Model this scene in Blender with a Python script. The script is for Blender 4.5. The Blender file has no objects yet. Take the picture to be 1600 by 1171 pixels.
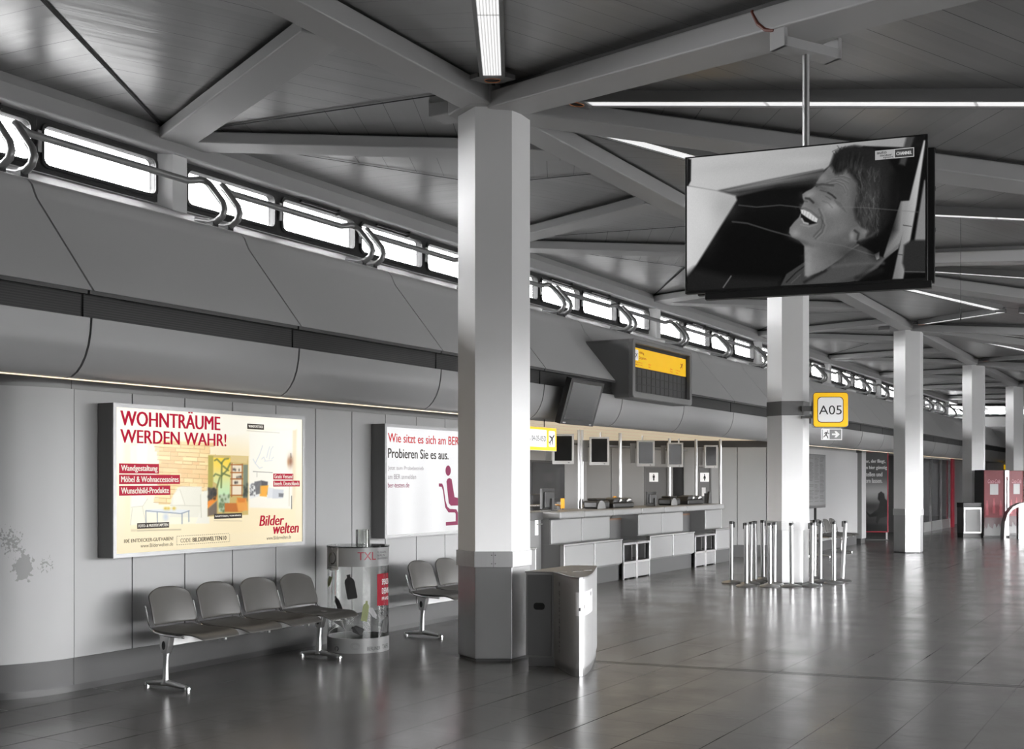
import bpy, bmesh, math, random
import numpy as np
from mathutils import Vector, Matrix
random.seed(5)
PI = math.pi
# ------------------------------------------------------------------ camera, world, sun, exposure
SC = bpy.context.scene
COL = SC.collection
EYE = 1.6
cam_d = bpy.data.cameras.new('camera'); cam = bpy.data.objects.new('camera', cam_d); COL.objects.link(cam)
cam.location = (0, 0, EYE); cam.rotation_euler = (PI/2, 0, math.radians(30))
cam_d.sensor_width = 36; cam_d.lens = 1848/1600*36; cam_d.shift_y = 165.5/1600; cam_d.clip_end = 400
SC.camera = cam
SC.view_settings.view_transform = 'Standard'; SC.view_settings.look = 'None'
SC.view_settings.exposure = 0.0; SC.view_settings.gamma = 1.0; SC.view_settings.use_curve_mapping = False
WORLD_STRENGTH = 42.0
w = bpy.data.worlds.new('overcast_sky'); SC.world = w; w.use_nodes = True
nt = w.node_tree; bg = nt.nodes['Background']
tc = nt.nodes.new('ShaderNodeTexCoord'); sx = nt.nodes.new('ShaderNodeSeparateXYZ'); rp = nt.nodes.new('ShaderNodeValToRGB')
nt.links.new(tc.outputs['Generated'], sx.inputs[0]); nt.links.new(sx.outputs['Z'], rp.inputs[0]); nt.links.new(rp.outputs[0], bg.inputs[0])
rp.color_ramp.elements[0].position = 0.0; rp.color_ramp.elements[0].color = (.10, .10, .10, 1)
rp.color_ramp.elements[1].position = 0.04; rp.color_ramp.elements[1].color = (.95, .95, .96, 1)
bg.inputs[1].default_value = WORLD_STRENGTH

# ------------------------------------------------------------------ measuring helpers (hall axes: +Y along the wall, D = -X)
F_, CXP, CYP, CO, SI = 1848., 800., 751., math.cos(math.radians(30)), .5
def at_plane(px, D, py=None):
    k = (px-CXP)/F_; s = D*(CO+k*SI)/(SI-k*CO); z = s*CO+D*SI
    return (-D, s, 0 if py is None else EYE+(CYP-py)*z/F_)
def at_height(px, py, Z):
    z = F_*(Z-EYE)/(CYP-py); x = (px-CXP)/F_*z
    return (-(z*SI-x*CO), z*CO+x*SI, Z)
def at_depth(px, py, z):
    x = (px-CXP)/F_*z
    return (-(z*SI-x*CO), z*CO+x*SI, EYE+(CYP-py)*z/F_)
R30 = math.radians(30)      # local frame facing the camera axis: x right, -y towards viewer
R90 = math.radians(90)      # local frame facing the hall from the left wall

# ------------------------------------------------------------------ materials
MATS = {}
def lin(c):
    return tuple((v/255/12.92 if v/255 <= .04045 else ((v/255+.055)/1.055)**2.4) for v in c)
def mat(name, col=(.5,.5,.5), rough=.5, metal=0., spec=.5, emit=None, strength=1., coat=0., bump=None):
    if name in MATS: return MATS[name]
    m = bpy.data.materials.new(name); m.use_nodes = True
    b = m.node_tree.nodes['Principled BSDF']
    if not isinstance(col, tuple): col = (col, col, col)
    b.inputs['Base Color'].default_value = (*col, 1); b.inputs['Roughness'].default_value = rough
    b.inputs['Metallic'].default_value = metal; b.inputs['Specular IOR Level'].default_value = spec
    b.inputs['Coat Weight'].default_value = coat
    if emit:
        b.inputs['Emission Color'].default_value = (*emit, 1); b.inputs['Emission Strength'].default_value = strength
    if bump:
        t, l = m.node_tree, m.node_tree.links
        n = t.nodes.new('ShaderNodeTexNoise'); n.inputs['Scale'].default_value = bump[0]
        bu = t.nodes.new('ShaderNodeBump'); bu.inputs['Strength'].default_value = bump[1]
        co = t.nodes.new('ShaderNodeTexCoord'); l.new(co.outputs['Object'], n.inputs[0])
        l.new(n.outputs[0], bu.inputs['Height']); l.new(bu.outputs[0], b.inputs['Normal'])
    MATS[name] = m
    return m
def nodes_of(m): return m.node_tree, m.node_tree.nodes['Principled BSDF']
def mixnode(t, fac, a, b, kind='MIX'):
    n = t.nodes.new('ShaderNodeMix'); n.data_type = 'RGBA'; n.blend_type = kind
    for sock, v in ((n.inputs[0], fac), (n.inputs[6], a), (n.inputs[7], b)):
        if hasattr(v, 'is_linked') or hasattr(v, 'links'): t.links.new(v, sock)
        elif isinstance(v, (int, float)): sock.default_value = v
        else: sock.default_value = (*v, 1) if len(v) == 3 else v
    return n.outputs[2]
def mathn(t, op, a, b=None, c=None):
    n = t.nodes.new('ShaderNodeMath'); n.operation = op
    for i, v in enumerate((a, b, c)):
        if v is None: continue
        if hasattr(v, 'links'): t.links.new(v, n.inputs[i])
        else: n.inputs[i].default_value = v
    return n.outputs[0]
def ramp(t, src, p0, c0, p1, c1):
    n = t.nodes.new('ShaderNodeValToRGB'); e = n.color_ramp.elements
    e[0].position = p0; e[0].color = (c0, c0, c0, 1); e[1].position = p1; e[1].color = (c1, c1, c1, 1)
    t.links.new(src, n.inputs[0]); return n.outputs[0]
def noise(t, scale, vec, detail=2.):
    n = t.nodes.new('ShaderNodeTexNoise'); n.inputs['Scale'].default_value = scale; n.inputs['Detail'].default_value = detail
    t.links.new(vec, n.inputs['Vector']); return n.outputs[0]
def mapped(t, out, scale=(1,1,1), loc=(0,0,0)):
    c = t.nodes.new('ShaderNodeTexCoord'); mp = t.nodes.new('ShaderNodeMapping')
    mp.inputs['Scale'].default_value = scale; mp.inputs['Location'].default_value = loc
    t.links.new(c.outputs[out], mp.inputs[0]); return mp.outputs[0]

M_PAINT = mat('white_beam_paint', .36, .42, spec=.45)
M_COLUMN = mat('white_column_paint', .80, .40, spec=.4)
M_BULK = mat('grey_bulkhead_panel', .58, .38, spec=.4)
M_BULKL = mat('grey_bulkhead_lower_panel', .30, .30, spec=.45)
M_SEAM = mat('dark_seam', .01, .8)
M_DARKTRIM = mat('dark_window_frame', .03, .45)
M_PLINTH = mat('dark_plinth', .035, .5)
M_CHROME = mat('chrome', .72, .14, metal=1.)
M_ALU = mat('brushed_aluminium', .55, .32, metal=1.)
M_PIPE = mat('grey_steel_tube', .24, .28, metal=.35)
M_BLACK = mat('black_plastic', .012, .4)
M_SCREEN = mat('dark_screen', .012, .12, spec=.6)
M_WHITEP = mat('white_laminate', .20, .35)
M_GREYP = mat('grey_laminate', .15, .4)
M_DGREY = mat('dark_grey_laminate', .075, .45)
M_SEAT = mat('grey_seat_shell', (.055, .053, .049), .42, spec=.35)
M_CASE = mat('light_grey_case', .45, .4)
M_BROWN = mat('brown_edge', (.12, .06, .03), .5)
M_INK = mat('black_ink', .012, .6)
M_RED = mat('dark_red_paint', lin((130, 10, 35)), .35)
M_YELLOW = mat('yellow_plate', lin((250, 195, 0)), .4, emit=lin((250, 195, 0)), strength=.45)
M_SIGNWHITE = mat('glowing_white_plate', .75, .4, emit=(.8, .8, .8), strength=.35)  # faint glow put into the white, on unlit plates and tabletop too
M_ORANGE = mat('orange_tag', lin((235, 160, 20)), .5)
M_DULLWHITE = mat('white_print', .65, .55)
M_GREENS = mat('olive_sticker', lin((110, 118, 70)), .5)
M_BOTTLE = mat('black_sticker', .02, .5)
M_GREYST = mat('grey_sticker', .30, .5)
M_CABLE = mat('red_cable', lin((110, 50, 35)), .5)
M_COPPER = mat('copper_ring', lin((215, 140, 95)), .3, metal=.8)
M_LAMP = mat('fluorescent_diffuser', .8, .5, emit=(1, 1, 1), strength=.9)
t, b = nodes_of(M_LAMP)
_u = mapped(t, 'UV'); _sp = t.nodes.new('ShaderNodeSeparateXYZ'); t.links.new(_u, _sp.inputs[0])
_r = mathn(t, 'PINGPONG', mathn(t, 'MULTIPLY', _sp.outputs[0], 7.0), .5)
_c = mathn(t, 'MULTIPLY_ADD', ramp(t, _r, .05, .4, .3, 1.0), .92, 0)
_e = mathn(t, 'LESS_THAN', mathn(t, 'PINGPONG', _sp.outputs[1], .8), .012)
t.links.new(mathn(t, 'MULTIPLY', _c, mathn(t, 'MULTIPLY_ADD', _e, -.7, 1.)), b.inputs['Emission Strength'])
M_LEDC = mat('warm_uplight', .8, .5, emit=lin((255, 226, 182)), strength=48.)
M_LEDB = mat('bright_warm_led_strip', .8, .5, emit=lin((255, 226, 180)), strength=5.)
M_LED = mat('warm_led_strip', .8, .5, emit=lin((255, 222, 170)), strength=.8)

def glass_mat(name, tint, mixf, rough=.03):
    m = bpy.data.materials.new(name); m.use_nodes = True; t = m.node_tree
    t.nodes.remove(t.nodes['Principled BSDF']); out = t.nodes['Material Output']
    tr = t.nodes.new('ShaderNodeBsdfTransparent'); tr.inputs[0].default_value = (*tint, 1)
    gl = t.nodes.new('ShaderNodeBsdfGlossy'); gl.inputs['Roughness'].default_value = rough
    fr = t.nodes.new('ShaderNodeFresnel'); fr.inputs[0].default_value = 1.45
    mx = t.nodes.new('ShaderNodeMixShader')
    f = mathn(t, 'MULTIPLY_ADD', fr.outputs[0], .8, mixf)
    t.links.new(f, mx.inputs[0]); t.links.new(tr.outputs[0], mx.inputs[1]); t.links.new(gl.outputs[0], mx.inputs[2])
    t.links.new(mx.outputs[0], out.inputs[0]); MATS[name] = m; return m
M_GLASS = glass_mat('window_glass', (.97, .97, .97), .0)
M_ACRYL = glass_mat('clear_acrylic', (.86, .87, .86), .02)
M_TINTGLASS = glass_mat('tinted_hall_glass', (.75, .75, .75), .0)
M_NEARGLASS = glass_mat('dim_fill_glass', (.07, .07, .07), .0)  # dark tint limits the light from the added end window
M_CLEARHALL = glass_mat('clear_hall_glass', (.90, .90, .90), .0)
M_SHOPGLASS = glass_mat('shop_glass', (.95, .95, .96), .0)

# stainless steel with vertical brushing
def steel(name, base, rough, stretch=(60, 60, 1.2)):
    m = mat(name, base, rough, metal=1.); t, b = nodes_of(m)
    v = mapped(t, 'Object', stretch); n = noise(t, 1.5, v, 4.)
    t.links.new(ramp(t, n, .3, rough-.03, .7, rough+.04), b.inputs['Roughness'])
    big = noise(t, 1.1, mapped(t, 'Object', (1.2, 1.2, .8)), 3.)
    t.links.new(mixnode(t, big, tuple([base*.8]*3), tuple([base*1.12]*3)), b.inputs['Base Color'])
    return m
M_STEEL = steel('brushed_steel', .42, .48)
M_STEELD = steel('dull_steel', .34, .36)

# ceiling planks: seams follow the UV of each facet (v = metres along the edge the planks stand on)
M_CEIL = mat('ceiling_planks', .36, .32, metal=.84, spec=.6); t, b = nodes_of(M_CEIL)
uv = mapped(t, 'UV'); sp = t.nodes.new('ShaderNodeSeparateXYZ'); t.links.new(uv, sp.inputs[0])
fr1 = mathn(t, 'PINGPONG', sp.outputs[1], .15)
seam = mathn(t, 'LESS_THAN', fr1, .0035)
idx = mathn(t, 'FLOOR', mathn(t, 'DIVIDE', mathn(t, 'ADD', sp.outputs[1], .15), .3))
wn = t.nodes.new('ShaderNodeTexWhiteNoise'); wn.noise_dimensions = '1D'; t.links.new(idx, wn.inputs['W'])
seam2 = mathn(t, 'MULTIPLY', seam, ramp(t, wn.outputs[0], .1, .25, .9, 1.))
base = mixnode(t, wn.outputs[0], (.32, .32, .32), (.37, .37, .37))
t.links.new(mixnode(t, seam2, base, (.035, .035, .035)), b.inputs['Base Color'])
wav = mathn(t, 'SINE', mathn(t, 'MULTIPLY', sp.outputs[1], 2*PI/.3))
un = noise(t, 3., mapped(t, 'UV', (.25, 3.5, 1)), 3.)
hh = mathn(t, 'ADD', mathn(t, 'MULTIPLY', wav, .18), un)
bu = t.nodes.new('ShaderNodeBump'); bu.inputs['Strength'].default_value = .10; bu.inputs['Distance'].default_value = .03
t.links.new(hh, bu.inputs['Height']); t.links.new(bu.outputs[0], b.inputs['Normal'])

# polished floor tiles, laid along the hall
M_FLOOR = mat('polished_stone_tiles', .10, .2, spec=.5); t, b = nodes_of(M_FLOOR)
ov = mapped(t, 'Object'); sp = t.nodes.new('ShaderNodeSeparateXYZ'); t.links.new(ov, sp.inputs[0])
def line_at(src, period, off, wdt):
    return mathn(t, 'LESS_THAN', mathn(t, 'PINGPONG', mathn(t, 'ADD', src, off), period/2), wdt)
xl = line_at(sp.outputs[0], .456, .275, .004)
row = mathn(t, 'FLOOR', mathn(t, 'DIVIDE', mathn(t, 'ADD', sp.outputs[0], .275), .456))
rn = t.nodes.new('ShaderNodeTexWhiteNoise'); rn.noise_dimensions = '1D'; t.links.new(row, rn.inputs['W'])
yl = line_at(mathn(t, 'MULTIPLY_ADD', rn.outputs[0], .0, sp.outputs[1]), .456, .11, .003)
weak = mathn(t, 'MULTIPLY_ADD', ramp(t, noise(t, .35, ov, 1.), .42, 0., .62, 1.), .55, .45)
ln = mathn(t, 'MAXIMUM', mathn(t, 'MULTIPLY', xl, weak), mathn(t, 'MULTIPLY', yl, mathn(t, 'MULTIPLY', weak, .8)))
speck = noise(t, 260., ov, 2.)
blot = noise(t, .9, ov, 4.)
c1 = mixnode(t, blot, (.060, .059, .057), (.094, .092, .089))
c2 = mixnode(t, ramp(t, speck, .35, 0., .75, .5), c1, (.16, .157, .152))
t.links.new(mixnode(t, ln, c2, (.012, .012, .012)), b.inputs['Base Color'])
rr = mathn(t, 'ADD', ramp(t, noise(t, 1.6, ov, 5.), .3, .16, .75, .27), mathn(t, 'MULTIPLY', ln, .05))
t.links.new(rr, b.inputs['Roughness'])
t.links.new(mathn(t, 'MULTIPLY_ADD', ln, -.5, .5), b.inputs['Specular IOR Level'])
bu = t.nodes.new('ShaderNodeBump'); bu.inputs['Strength'].default_value = .03; bu.inputs['Distance'].default_value = .02
t.links.new(noise(t, 14., ov, 3.), bu.inputs['Height']); t.links.new(bu.outputs[0], b.inputs['Normal'])

# wall panels: painted sheet steel, scuffed and scraped on the rounded end
M_WALL = mat('grey_wall_panels', .27, .36, spec=.4); t, b = nodes_of(M_WALL)
ov = mapped(t, 'Object'); sp = t.nodes.new('ShaderNodeSeparateXYZ'); t.links.new(ov, sp.inputs[0])
def scuff(center, radius, scale, thr, stretch=.6):
    mp = t.nodes.new('ShaderNodeMapping'); mp.inputs['Scale'].default_value = (1, 1, stretch); t.links.new(ov, mp.inputs[0])
    vm = t.nodes.new('ShaderNodeVectorMath'); vm.operation = 'DISTANCE'
    t.links.new(mp.outputs[0], vm.inputs[0]); vm.inputs[1].default_value = (center[0], center[1], center[2]*stretch)
    d = mathn(t, 'DIVIDE', vm.outputs['Value'], radius)
    n = noise(t, scale, ov, 8.)
    return ramp(t, mathn(t, 'SUBTRACT', mathn(t, 'ADD', n, thr), mathn(t, 'MULTIPLY', d, .55)), .50, 0., .53, 1.)
WALL_SCUFF = [((-7.42, 5.70, .97), .085, 22., .42, .6), ((-7.45, 5.62, 1.16), .22, 60., .14, 1.), ((-7.38, 5.86, .98), .16, 55., .12, 1.)]
acc = None
for a in WALL_SCUFF:
    s_ = scuff(*a); acc = s_ if acc is None else mathn(t, 'MAXIMUM', acc, s_)
t.links.new(mixnode(t, acc, (.27, .27, .27), (.14, .14, .14)), b.inputs['Base Color'])
M_WALL2 = mat('light_wall_panels', .26, .42, spec=.35)

# vent grille: fine horizontal fins
M_VENT = mat('vent_fins', .02, .5); t, b = nodes_of(M_VENT)
sp = t.nodes.new('ShaderNodeSeparateXYZ'); t.links.new(mapped(t, 'Object'), sp.inputs[0])
fin = mathn(t, 'LESS_THAN', mathn(t, 'PINGPONG', sp.outputs[2], .009), .004)
t.links.new(mixnode(t, fin, (.008, .008, .008), (.03, .03, .03)), b.inputs['Base Color'])
# louvre ceiling lit from above: warm light between the ribs
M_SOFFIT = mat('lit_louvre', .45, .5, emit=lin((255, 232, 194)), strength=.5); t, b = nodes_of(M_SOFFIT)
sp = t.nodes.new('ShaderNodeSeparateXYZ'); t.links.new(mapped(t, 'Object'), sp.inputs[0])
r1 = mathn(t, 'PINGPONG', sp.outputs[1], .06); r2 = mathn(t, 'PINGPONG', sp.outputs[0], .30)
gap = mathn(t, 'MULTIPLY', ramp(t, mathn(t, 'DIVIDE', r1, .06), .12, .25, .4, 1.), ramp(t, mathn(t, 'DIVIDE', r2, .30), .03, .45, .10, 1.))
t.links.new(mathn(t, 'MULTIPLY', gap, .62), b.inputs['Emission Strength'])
M_SOFFITG = mat('grey_soffit', .45, .5)

# ------------------------------------------------------------------ mesh helpers
class MB:
    def __init__(s): s.v = []; s.f = []; s.uv = {}
    def add(s, verts, faces, M=None, uvs=None):
        o = len(s.v)
        s.v += [tuple(M @ Vector(p)) if M is not None else tuple(p) for p in verts]
        for i, f in enumerate(faces):
            if uvs: s.uv[len(s.f)] = uvs[i]
            s.f.append(tuple(o+k for k in f))
        return s
    def box(s, x0, x1, y0, y1, z0, z1, M=None):
        v = [(x, y, z) for z in (z0, z1) for x, y in ((x0, y0), (x1, y0), (x1, y1), (x0, y1))]
        return s.add(v, [(3, 2, 1, 0), (4, 5, 6, 7), (0, 1, 5, 4), (1, 2, 6, 5), (2, 3, 7, 6), (3, 0, 4, 7)], M)
    def prism(s, poly, z0, z1, M=None):        # poly in xy, extruded in z
        n = len(poly)
        v = [(x, y, z0) for x, y in poly]+[(x, y, z1) for x, y in poly]
        return s.add(v, [tuple(reversed(range(n))), tuple(range(n, 2*n))]+[(i, (i+1) % n, n+(i+1) % n, n+i) for i in range(n)], M)
    def plate(s, poly, y0, y1, M=None):         # poly in xz, extruded in y
        n = len(poly)
        v = [(x, y0, z) for x, z in poly]+[(x, y1, z) for x, z in poly]
        return s.add(v, [tuple(range(n)), tuple(reversed(range(n, 2*n)))]+[((i+1) % n, i, n+i, n+(i+1) % n) for i in range(n)], M)
    def tube(s, pts, r, n=10, M=None, cap=True):
        pts = [Vector(p) for p in pts]; vs = []; fs = []
        rs = r if isinstance(r, (list, tuple)) else [r]*len(pts)
        t0 = (pts[1]-pts[0]).normalized()
        up = Vector((0, 0, 1)) if abs(t0.z) < .9 else Vector((1, 0, 0))
        a = t0.cross(up).normalized()
        for i, p in enumerate(pts):
            d = (pts[min(i+1, len(pts)-1)]-pts[max(i-1, 0)]).normalized()
            a = (a-d*a.dot(d)).normalized(); bb = d.cross(a)
            for k in range(n):
                an = 2*PI*k/n; vs.append(p+(a*math.cos(an)+bb*math.sin(an))*rs[i])
        for i in range(len(pts)-1):
            for k in range(n):
                k2 = (k+1) % n; fs.append((i*n+k, i*n+k2, (i+1)*n+k2, (i+1)*n+k))
        if cap: fs += [tuple(reversed(range(n))), tuple((len(pts)-1)*n+k for k in range(n))]
        return s.add(vs, fs, M)
    def lathe(s, prof, n=24, M=None, a0=0., a1=2*PI):
        full = abs(a1-a0-2*PI) < 1e-6; m = n if full else n+1
        vs = [(r*math.cos(a0+(a1-a0)*k/n), r*math.sin(a0+(a1-a0)*k/n), z) for r, z in prof for k in range(m)]
        fs = []
        for i in range(len(prof)-1):
            for k in range(n):
                k2 = (k+1) % m if full else k+1
                fs.append((i*m+k, i*m+k2, (i+1)*m+k2, (i+1)*m+k))
        if full:
            if prof[0][0] > 1e-6: fs.append(tuple(reversed(range(m))))
            if prof[-1][0] > 1e-6: fs.append(tuple((len(prof)-1)*m+k for k in range(m)))
        return s.add(vs, fs, M)
    def sweep(s, prof, p0, p1, nrm, close=False, cap=True):   # prof = (d, z) d along nrm, from p0 to p1
        n = len(prof); N = Vector((*nrm, 0)); vs = []
        for p in (p0, p1):
            for d, z in prof: q = Vector((p[0], p[1], 0))+N*d; vs.append((q.x, q.y, z))
        fs = [(i, (i+1) % n, n+(i+1) % n, n+i) for i in range(n if close else n-1)]
        if close and cap: fs += [tuple(reversed(range(n))), tuple(range(n, 2*n))]
        return s.add(vs, fs)
    def obj(s, name, material, parent=None, smooth=False, bevel=0., loc=None, auto=True, segs=2):
        me = bpy.data.meshes.new(name); me.from_pydata(s.v, [], s.f); me.update()
        if s.uv:
            l = me.uv_layers.new(name='UVMap')
            for p in me.polygons:
                u = s.uv.get(p.index)
                if u:
                    for k, li in enumerate(p.loop_indices): l.data[li].uv = u[k]
        me.materials.append(material)
        bm = bmesh.new(); bm.from_mesh(me); bmesh.ops.recalc_face_normals(bm, faces=bm.faces)
        if smooth:
            for f in bm.faces: f.smooth = True
            for e in bm.edges:
                if len(e.link_faces) == 2 and e.calc_face_angle(0) > .7: e.smooth = False
        bm.to_mesh(me); bm.free()
        o = bpy.data.objects.new(name, me); COL.objects.link(o)
        if parent: o.parent = parent
        if loc: o.location = loc
        if bevel:
            md = o.modifiers.new('edge', 'BEVEL'); md.width = bevel; md.segments = segs; md.limit_method = 'ANGLE'; md.angle_limit = .6
        return o
def rrect(w, h, r, n=5, cx=0., cz=0.):
    p = []
    for sx_, sz_, a in ((1, 1, 0), (-1, 1, 90), (-1, -1, 180), (1, -1, 270)):
        for k in range(n+1):
            an = math.radians(a+90*k/n); p.append((cx+sx_*(w/2-r)+r*math.cos(an), cz+sz_*(h/2-r)+r*math.sin(an)))
    return p
def tag(o, label, cat, group=None, kind=None):
    o['label'] = label; o['category'] = cat
    if group: o['group'] = group
    if kind: o['kind'] = kind
    return o
def thing(name, label, cat, loc=(0, 0, 0), rz=0., group=None, kind=None):
    o = bpy.data.objects.new(name, None); COL.objects.link(o); o.empty_display_size = .1
    o.location = loc; o.rotation_euler = (0, 0, rz)
    return tag(o, label, cat, group, kind)
def dup(root, loc, rz, label, group=None):
    r = root.copy(); COL.objects.link(r); r.location = loc; r.rotation_euler = (0, 0, rz); r['label'] = label
    if group: r['group'] = group
    for ch in list(root.children):
        c = ch.copy(); COL.objects.link(c); c.parent = r
        for g in list(ch.children):
            d = g.copy(); COL.objects.link(d); d.parent = c
    return r
def ring(outer, inner, y0, y1, mb=None):       # frame between two closed outlines with the same vertex count, in xz
    mb = mb or MB(); n = len(outer)
    v = [(x, y0, z) for x, z in outer]+[(x, y0, z) for x, z in inner]+[(x, y1, z) for x, z in outer]+[(x, y1, z) for x, z in inner]
    f = []
    for i in range(n):
        j = (i+1) % n
        f += [(i, j, n+j, n+i), (2*n+j, 2*n+i, 3*n+i, 3*n+j), (j, i, 2*n+i, 2*n+j), (n+i, n+j, 3*n+j, 3*n+i)]
    return mb.add(v, f)
def rect(x0, x1, z0, z1): return [(x0, z0), (x1, z0), (x1, z1), (x0, z1)]
def emis(name, rgb, k=1.): return mat(name, (0., 0., 0.), .6, spec=.2, emit=lin(rgb), strength=k)
_txt_cache = {}
def text_mb(s, x0, x1, zb, h, bold=0., ref=None, y=0., shear=0., mb=None):
    """lettering fitted between x0 and x1; zb = lowest point of the text box, h = its height"""
    key = (s, 0, shear)
    if key not in _txt_cache:
        cu = bpy.data.curves.new('t', 'FONT'); cu.body = s; cu.shear = shear; cu.resolution_u = 3
        o = bpy.data.objects.new('t', cu); COL.objects.link(o)
        dg = bpy.context.evaluated_depsgraph_get(); dg.update()
        me = bpy.data.meshes.new_from_object(o.evaluated_get(dg))
        V = [tuple(v.co) for v in me.vertices]; P = [tuple(p.vertices) for p in me.polygons]
        bpy.data.objects.remove(o); bpy.data.curves.remove(cu); bpy.data.meshes.remove(me)
        _txt_cache[key] = (V, P)
    V, P = _txt_cache[key]
    mb = mb or MB()
    if not V: return mb
    xs = [v[0] for v in V]; ys = [v[1] for v in V]
    ax, bx_, ay, by = min(xs), max(xs), min(ys), max(ys)
    g_ = bold*h*1.6
    for dx in ((-g_, 0, g_) if bold else (0,)):
        mb.add([(x0+g_+(v[0]-ax)/(bx_-ax)*(x1-x0-2*g_)+dx, y, zb+(v[1]-ay)/(by-ay)*h) for v in V], P)
    return mb

# ------------------------------------------------------------------ picture painter (for the printed and shown pictures)
def homog(src, dst):
    A = []; B = []
    for (x, y), (u, v) in zip(src, dst):
        A += [[x, y, 1, 0, 0, 0, -u*x, -u*y], [0, 0, 0, x, y, 1, -v*x, -v*y]]; B += [u, v]
    h = np.linalg.solve(np.array(A, float), np.array(B, float)); return np.append(h, 1).reshape(3, 3)
def happly(Hm, x, y):
    d = Hm[2, 0]*x+Hm[2, 1]*y+1
    return (Hm[0, 0]*x+Hm[0, 1]*y+Hm[0, 2])/d, (Hm[1, 0]*x+Hm[1, 1]*y+Hm[1, 2])/d
class Paint:
    def __init__(s, nx, ny, corners):         # corners in source pixels: TL, TR, BR, BL of the unit square
        s.H = homog([(0, 1), (1, 1), (1, 0), (0, 0)], corners); s.Hi = np.linalg.inv(s.H); s.Hi /= s.Hi[2, 2]
        u, v = np.meshgrid(np.linspace(0, 1, nx), np.linspace(0, 1, ny)); s.nx, s.ny = nx, ny
        s.x, s.y = happly(s.H, u, v); s.c = np.zeros((ny, nx, 3))
    def uv(s, px, py): return happly(s.Hi, px, py)
    def sdf(s, pts, sl):
        x, y = s.x[sl], s.y[sl]
        d = np.full(x.shape, 1e9); ins = np.zeros(x.shape, bool); n = len(pts)
        for i in range(n):
            (x0, y0), (x1, y1) = pts[i], pts[(i+1) % n]
            dx, dy = x1-x0, y1-y0; L = dx*dx+dy*dy+1e-9
            tt = np.clip(((x-x0)*dx+(y-y0)*dy)/L, 0, 1)
            d = np.minimum(d, (x-x0-tt*dx)**2+(y-y0-tt*dy)**2)
            cnd = (y0 > y) != (y1 > y)
            ins ^= cnd & (x < (x1-x0)*(y-y0)/(y1-y0+1e-12)+x0)
        d = np.sqrt(d); return np.where(ins, -d, d)
    def win(s, pts, pad):
        xs = [p[0] for p in pts]; ys = [p[1] for p in pts]
        m = (s.x > min(xs)-pad) & (s.x < max(xs)+pad) & (s.y > min(ys)-pad) & (s.y < max(ys)+pad)
        r = np.where(m.any(1))[0]; c = np.where(m.any(0))[0]
        if len(r) == 0 or len(c) == 0: return None
        return (slice(r[0], r[-1]+1), slice(c[0], c[-1]+1))
    def blend(s, sl, a, col):
        col = np.asarray(col, float)
        if col.ndim == 0: col = np.full(3, float(col))
        s.c[sl] = s.c[sl]*(1-a[..., None])+col*a[..., None]
    def poly(s, pts, col, soft=3., alpha=1., mode=None):
        sl = s.win(pts, soft*2+4)
        if sl is None: return
        a = np.clip(.5-s.sdf(pts, sl)/(2*soft), 0, 1)*alpha
        if callable(col): col = col(s.x[sl], s.y[sl])
        s.blend(sl, a, col)
    def line(s, pts, wid, col, alpha=1., soft=2.):
        sl = s.win(pts, wid+soft*2+4)
        if sl is None: return
        x, y = s.x[sl], s.y[sl]; d = np.full(x.shape, 1e9)
        for (x0, y0), (x1, y1) in zip(pts[:-1], pts[1:]):
            dx, dy = x1-x0, y1-y0; L = dx*dx+dy*dy+1e-9
            tt = np.clip(((x-x0)*dx+(y-y0)*dy)/L, 0, 1)
            d = np.minimum(d, (x-x0-tt*dx)**2+(y-y0-tt*dy)**2)
        s.blend(sl, np.clip((wid/2-np.sqrt(d))/(2*soft)+.5, 0, 1)*alpha, col)
    def blob(s, cx, cy, rx, ry, col, alpha=1., rot=0.):
        c_, s_ = math.cos(rot), math.sin(rot)
        dx, dy = s.x-cx, s.y-cy
        q = ((dx*c_+dy*s_)/rx)**2+((-dx*s_+dy*c_)/ry)**2
        s.blend((slice(None), slice(None)), np.exp(-q)*alpha, col)
    def mesh(s, name, w_, h_, y, material, parent):
        nx, ny = s.nx, s.ny
        u, v = np.meshgrid(np.linspace(0, w_, nx), np.linspace(0, h_, ny))
        co = np.stack([u.ravel(), np.full(nx*ny, y), v.ravel()], 1)
        i = np.arange(nx*ny).reshape(ny, nx)
        q = np.stack([i[:-1, :-1].ravel(), i[:-1, 1:].ravel(), i[1:, 1:].ravel(), i[1:, :-1].ravel()], 1)
        me = bpy.data.meshes.new(name); me.vertices.add(nx*ny); me.vertices.foreach_set('co', co.ravel())
        me.loops.add(q.size); me.loops.foreach_set('vertex_index', q.ravel().astype(np.int32))
        me.polygons.add(len(q)); me.polygons.foreach_set('loop_start', np.arange(0, q.size, 4, dtype=np.int32))
        me.polygons.foreach_set('loop_total', np.full(len(q), 4, np.int32))
        c = np.clip(s.c.reshape(-1, 3)/255., 0, 1)
        c = np.where(c <= .04045, c/12.92, ((c+.055)/1.055)**2.4)
        at = me.color_attributes.new('picture', 'FLOAT_COLOR', 'POINT')
        at.data.foreach_set('color', np.concatenate([c, np.ones((len(c), 1))], 1).ravel().astype(np.float32))
        me.update(calc_edges=True); me.validate(); me.materials.append(material)
        o = bpy.data.objects.new(name, me); COL.objects.link(o); o.parent = parent; return o
def picture_mat(name, k, rough=.25, lit=True):
    m = mat(name, (0., 0., 0.), rough, spec=.35); t, b = nodes_of(m)
    a = t.nodes.new('ShaderNodeVertexColor'); a.layer_name = 'picture'
    if lit:
        t.links.new(a.outputs[0], b.inputs['Emission Color']); b.inputs['Emission Strength'].default_value = k
    else:
        t.links.new(a.outputs[0], b.inputs['Base Color'])
    return m
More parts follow.
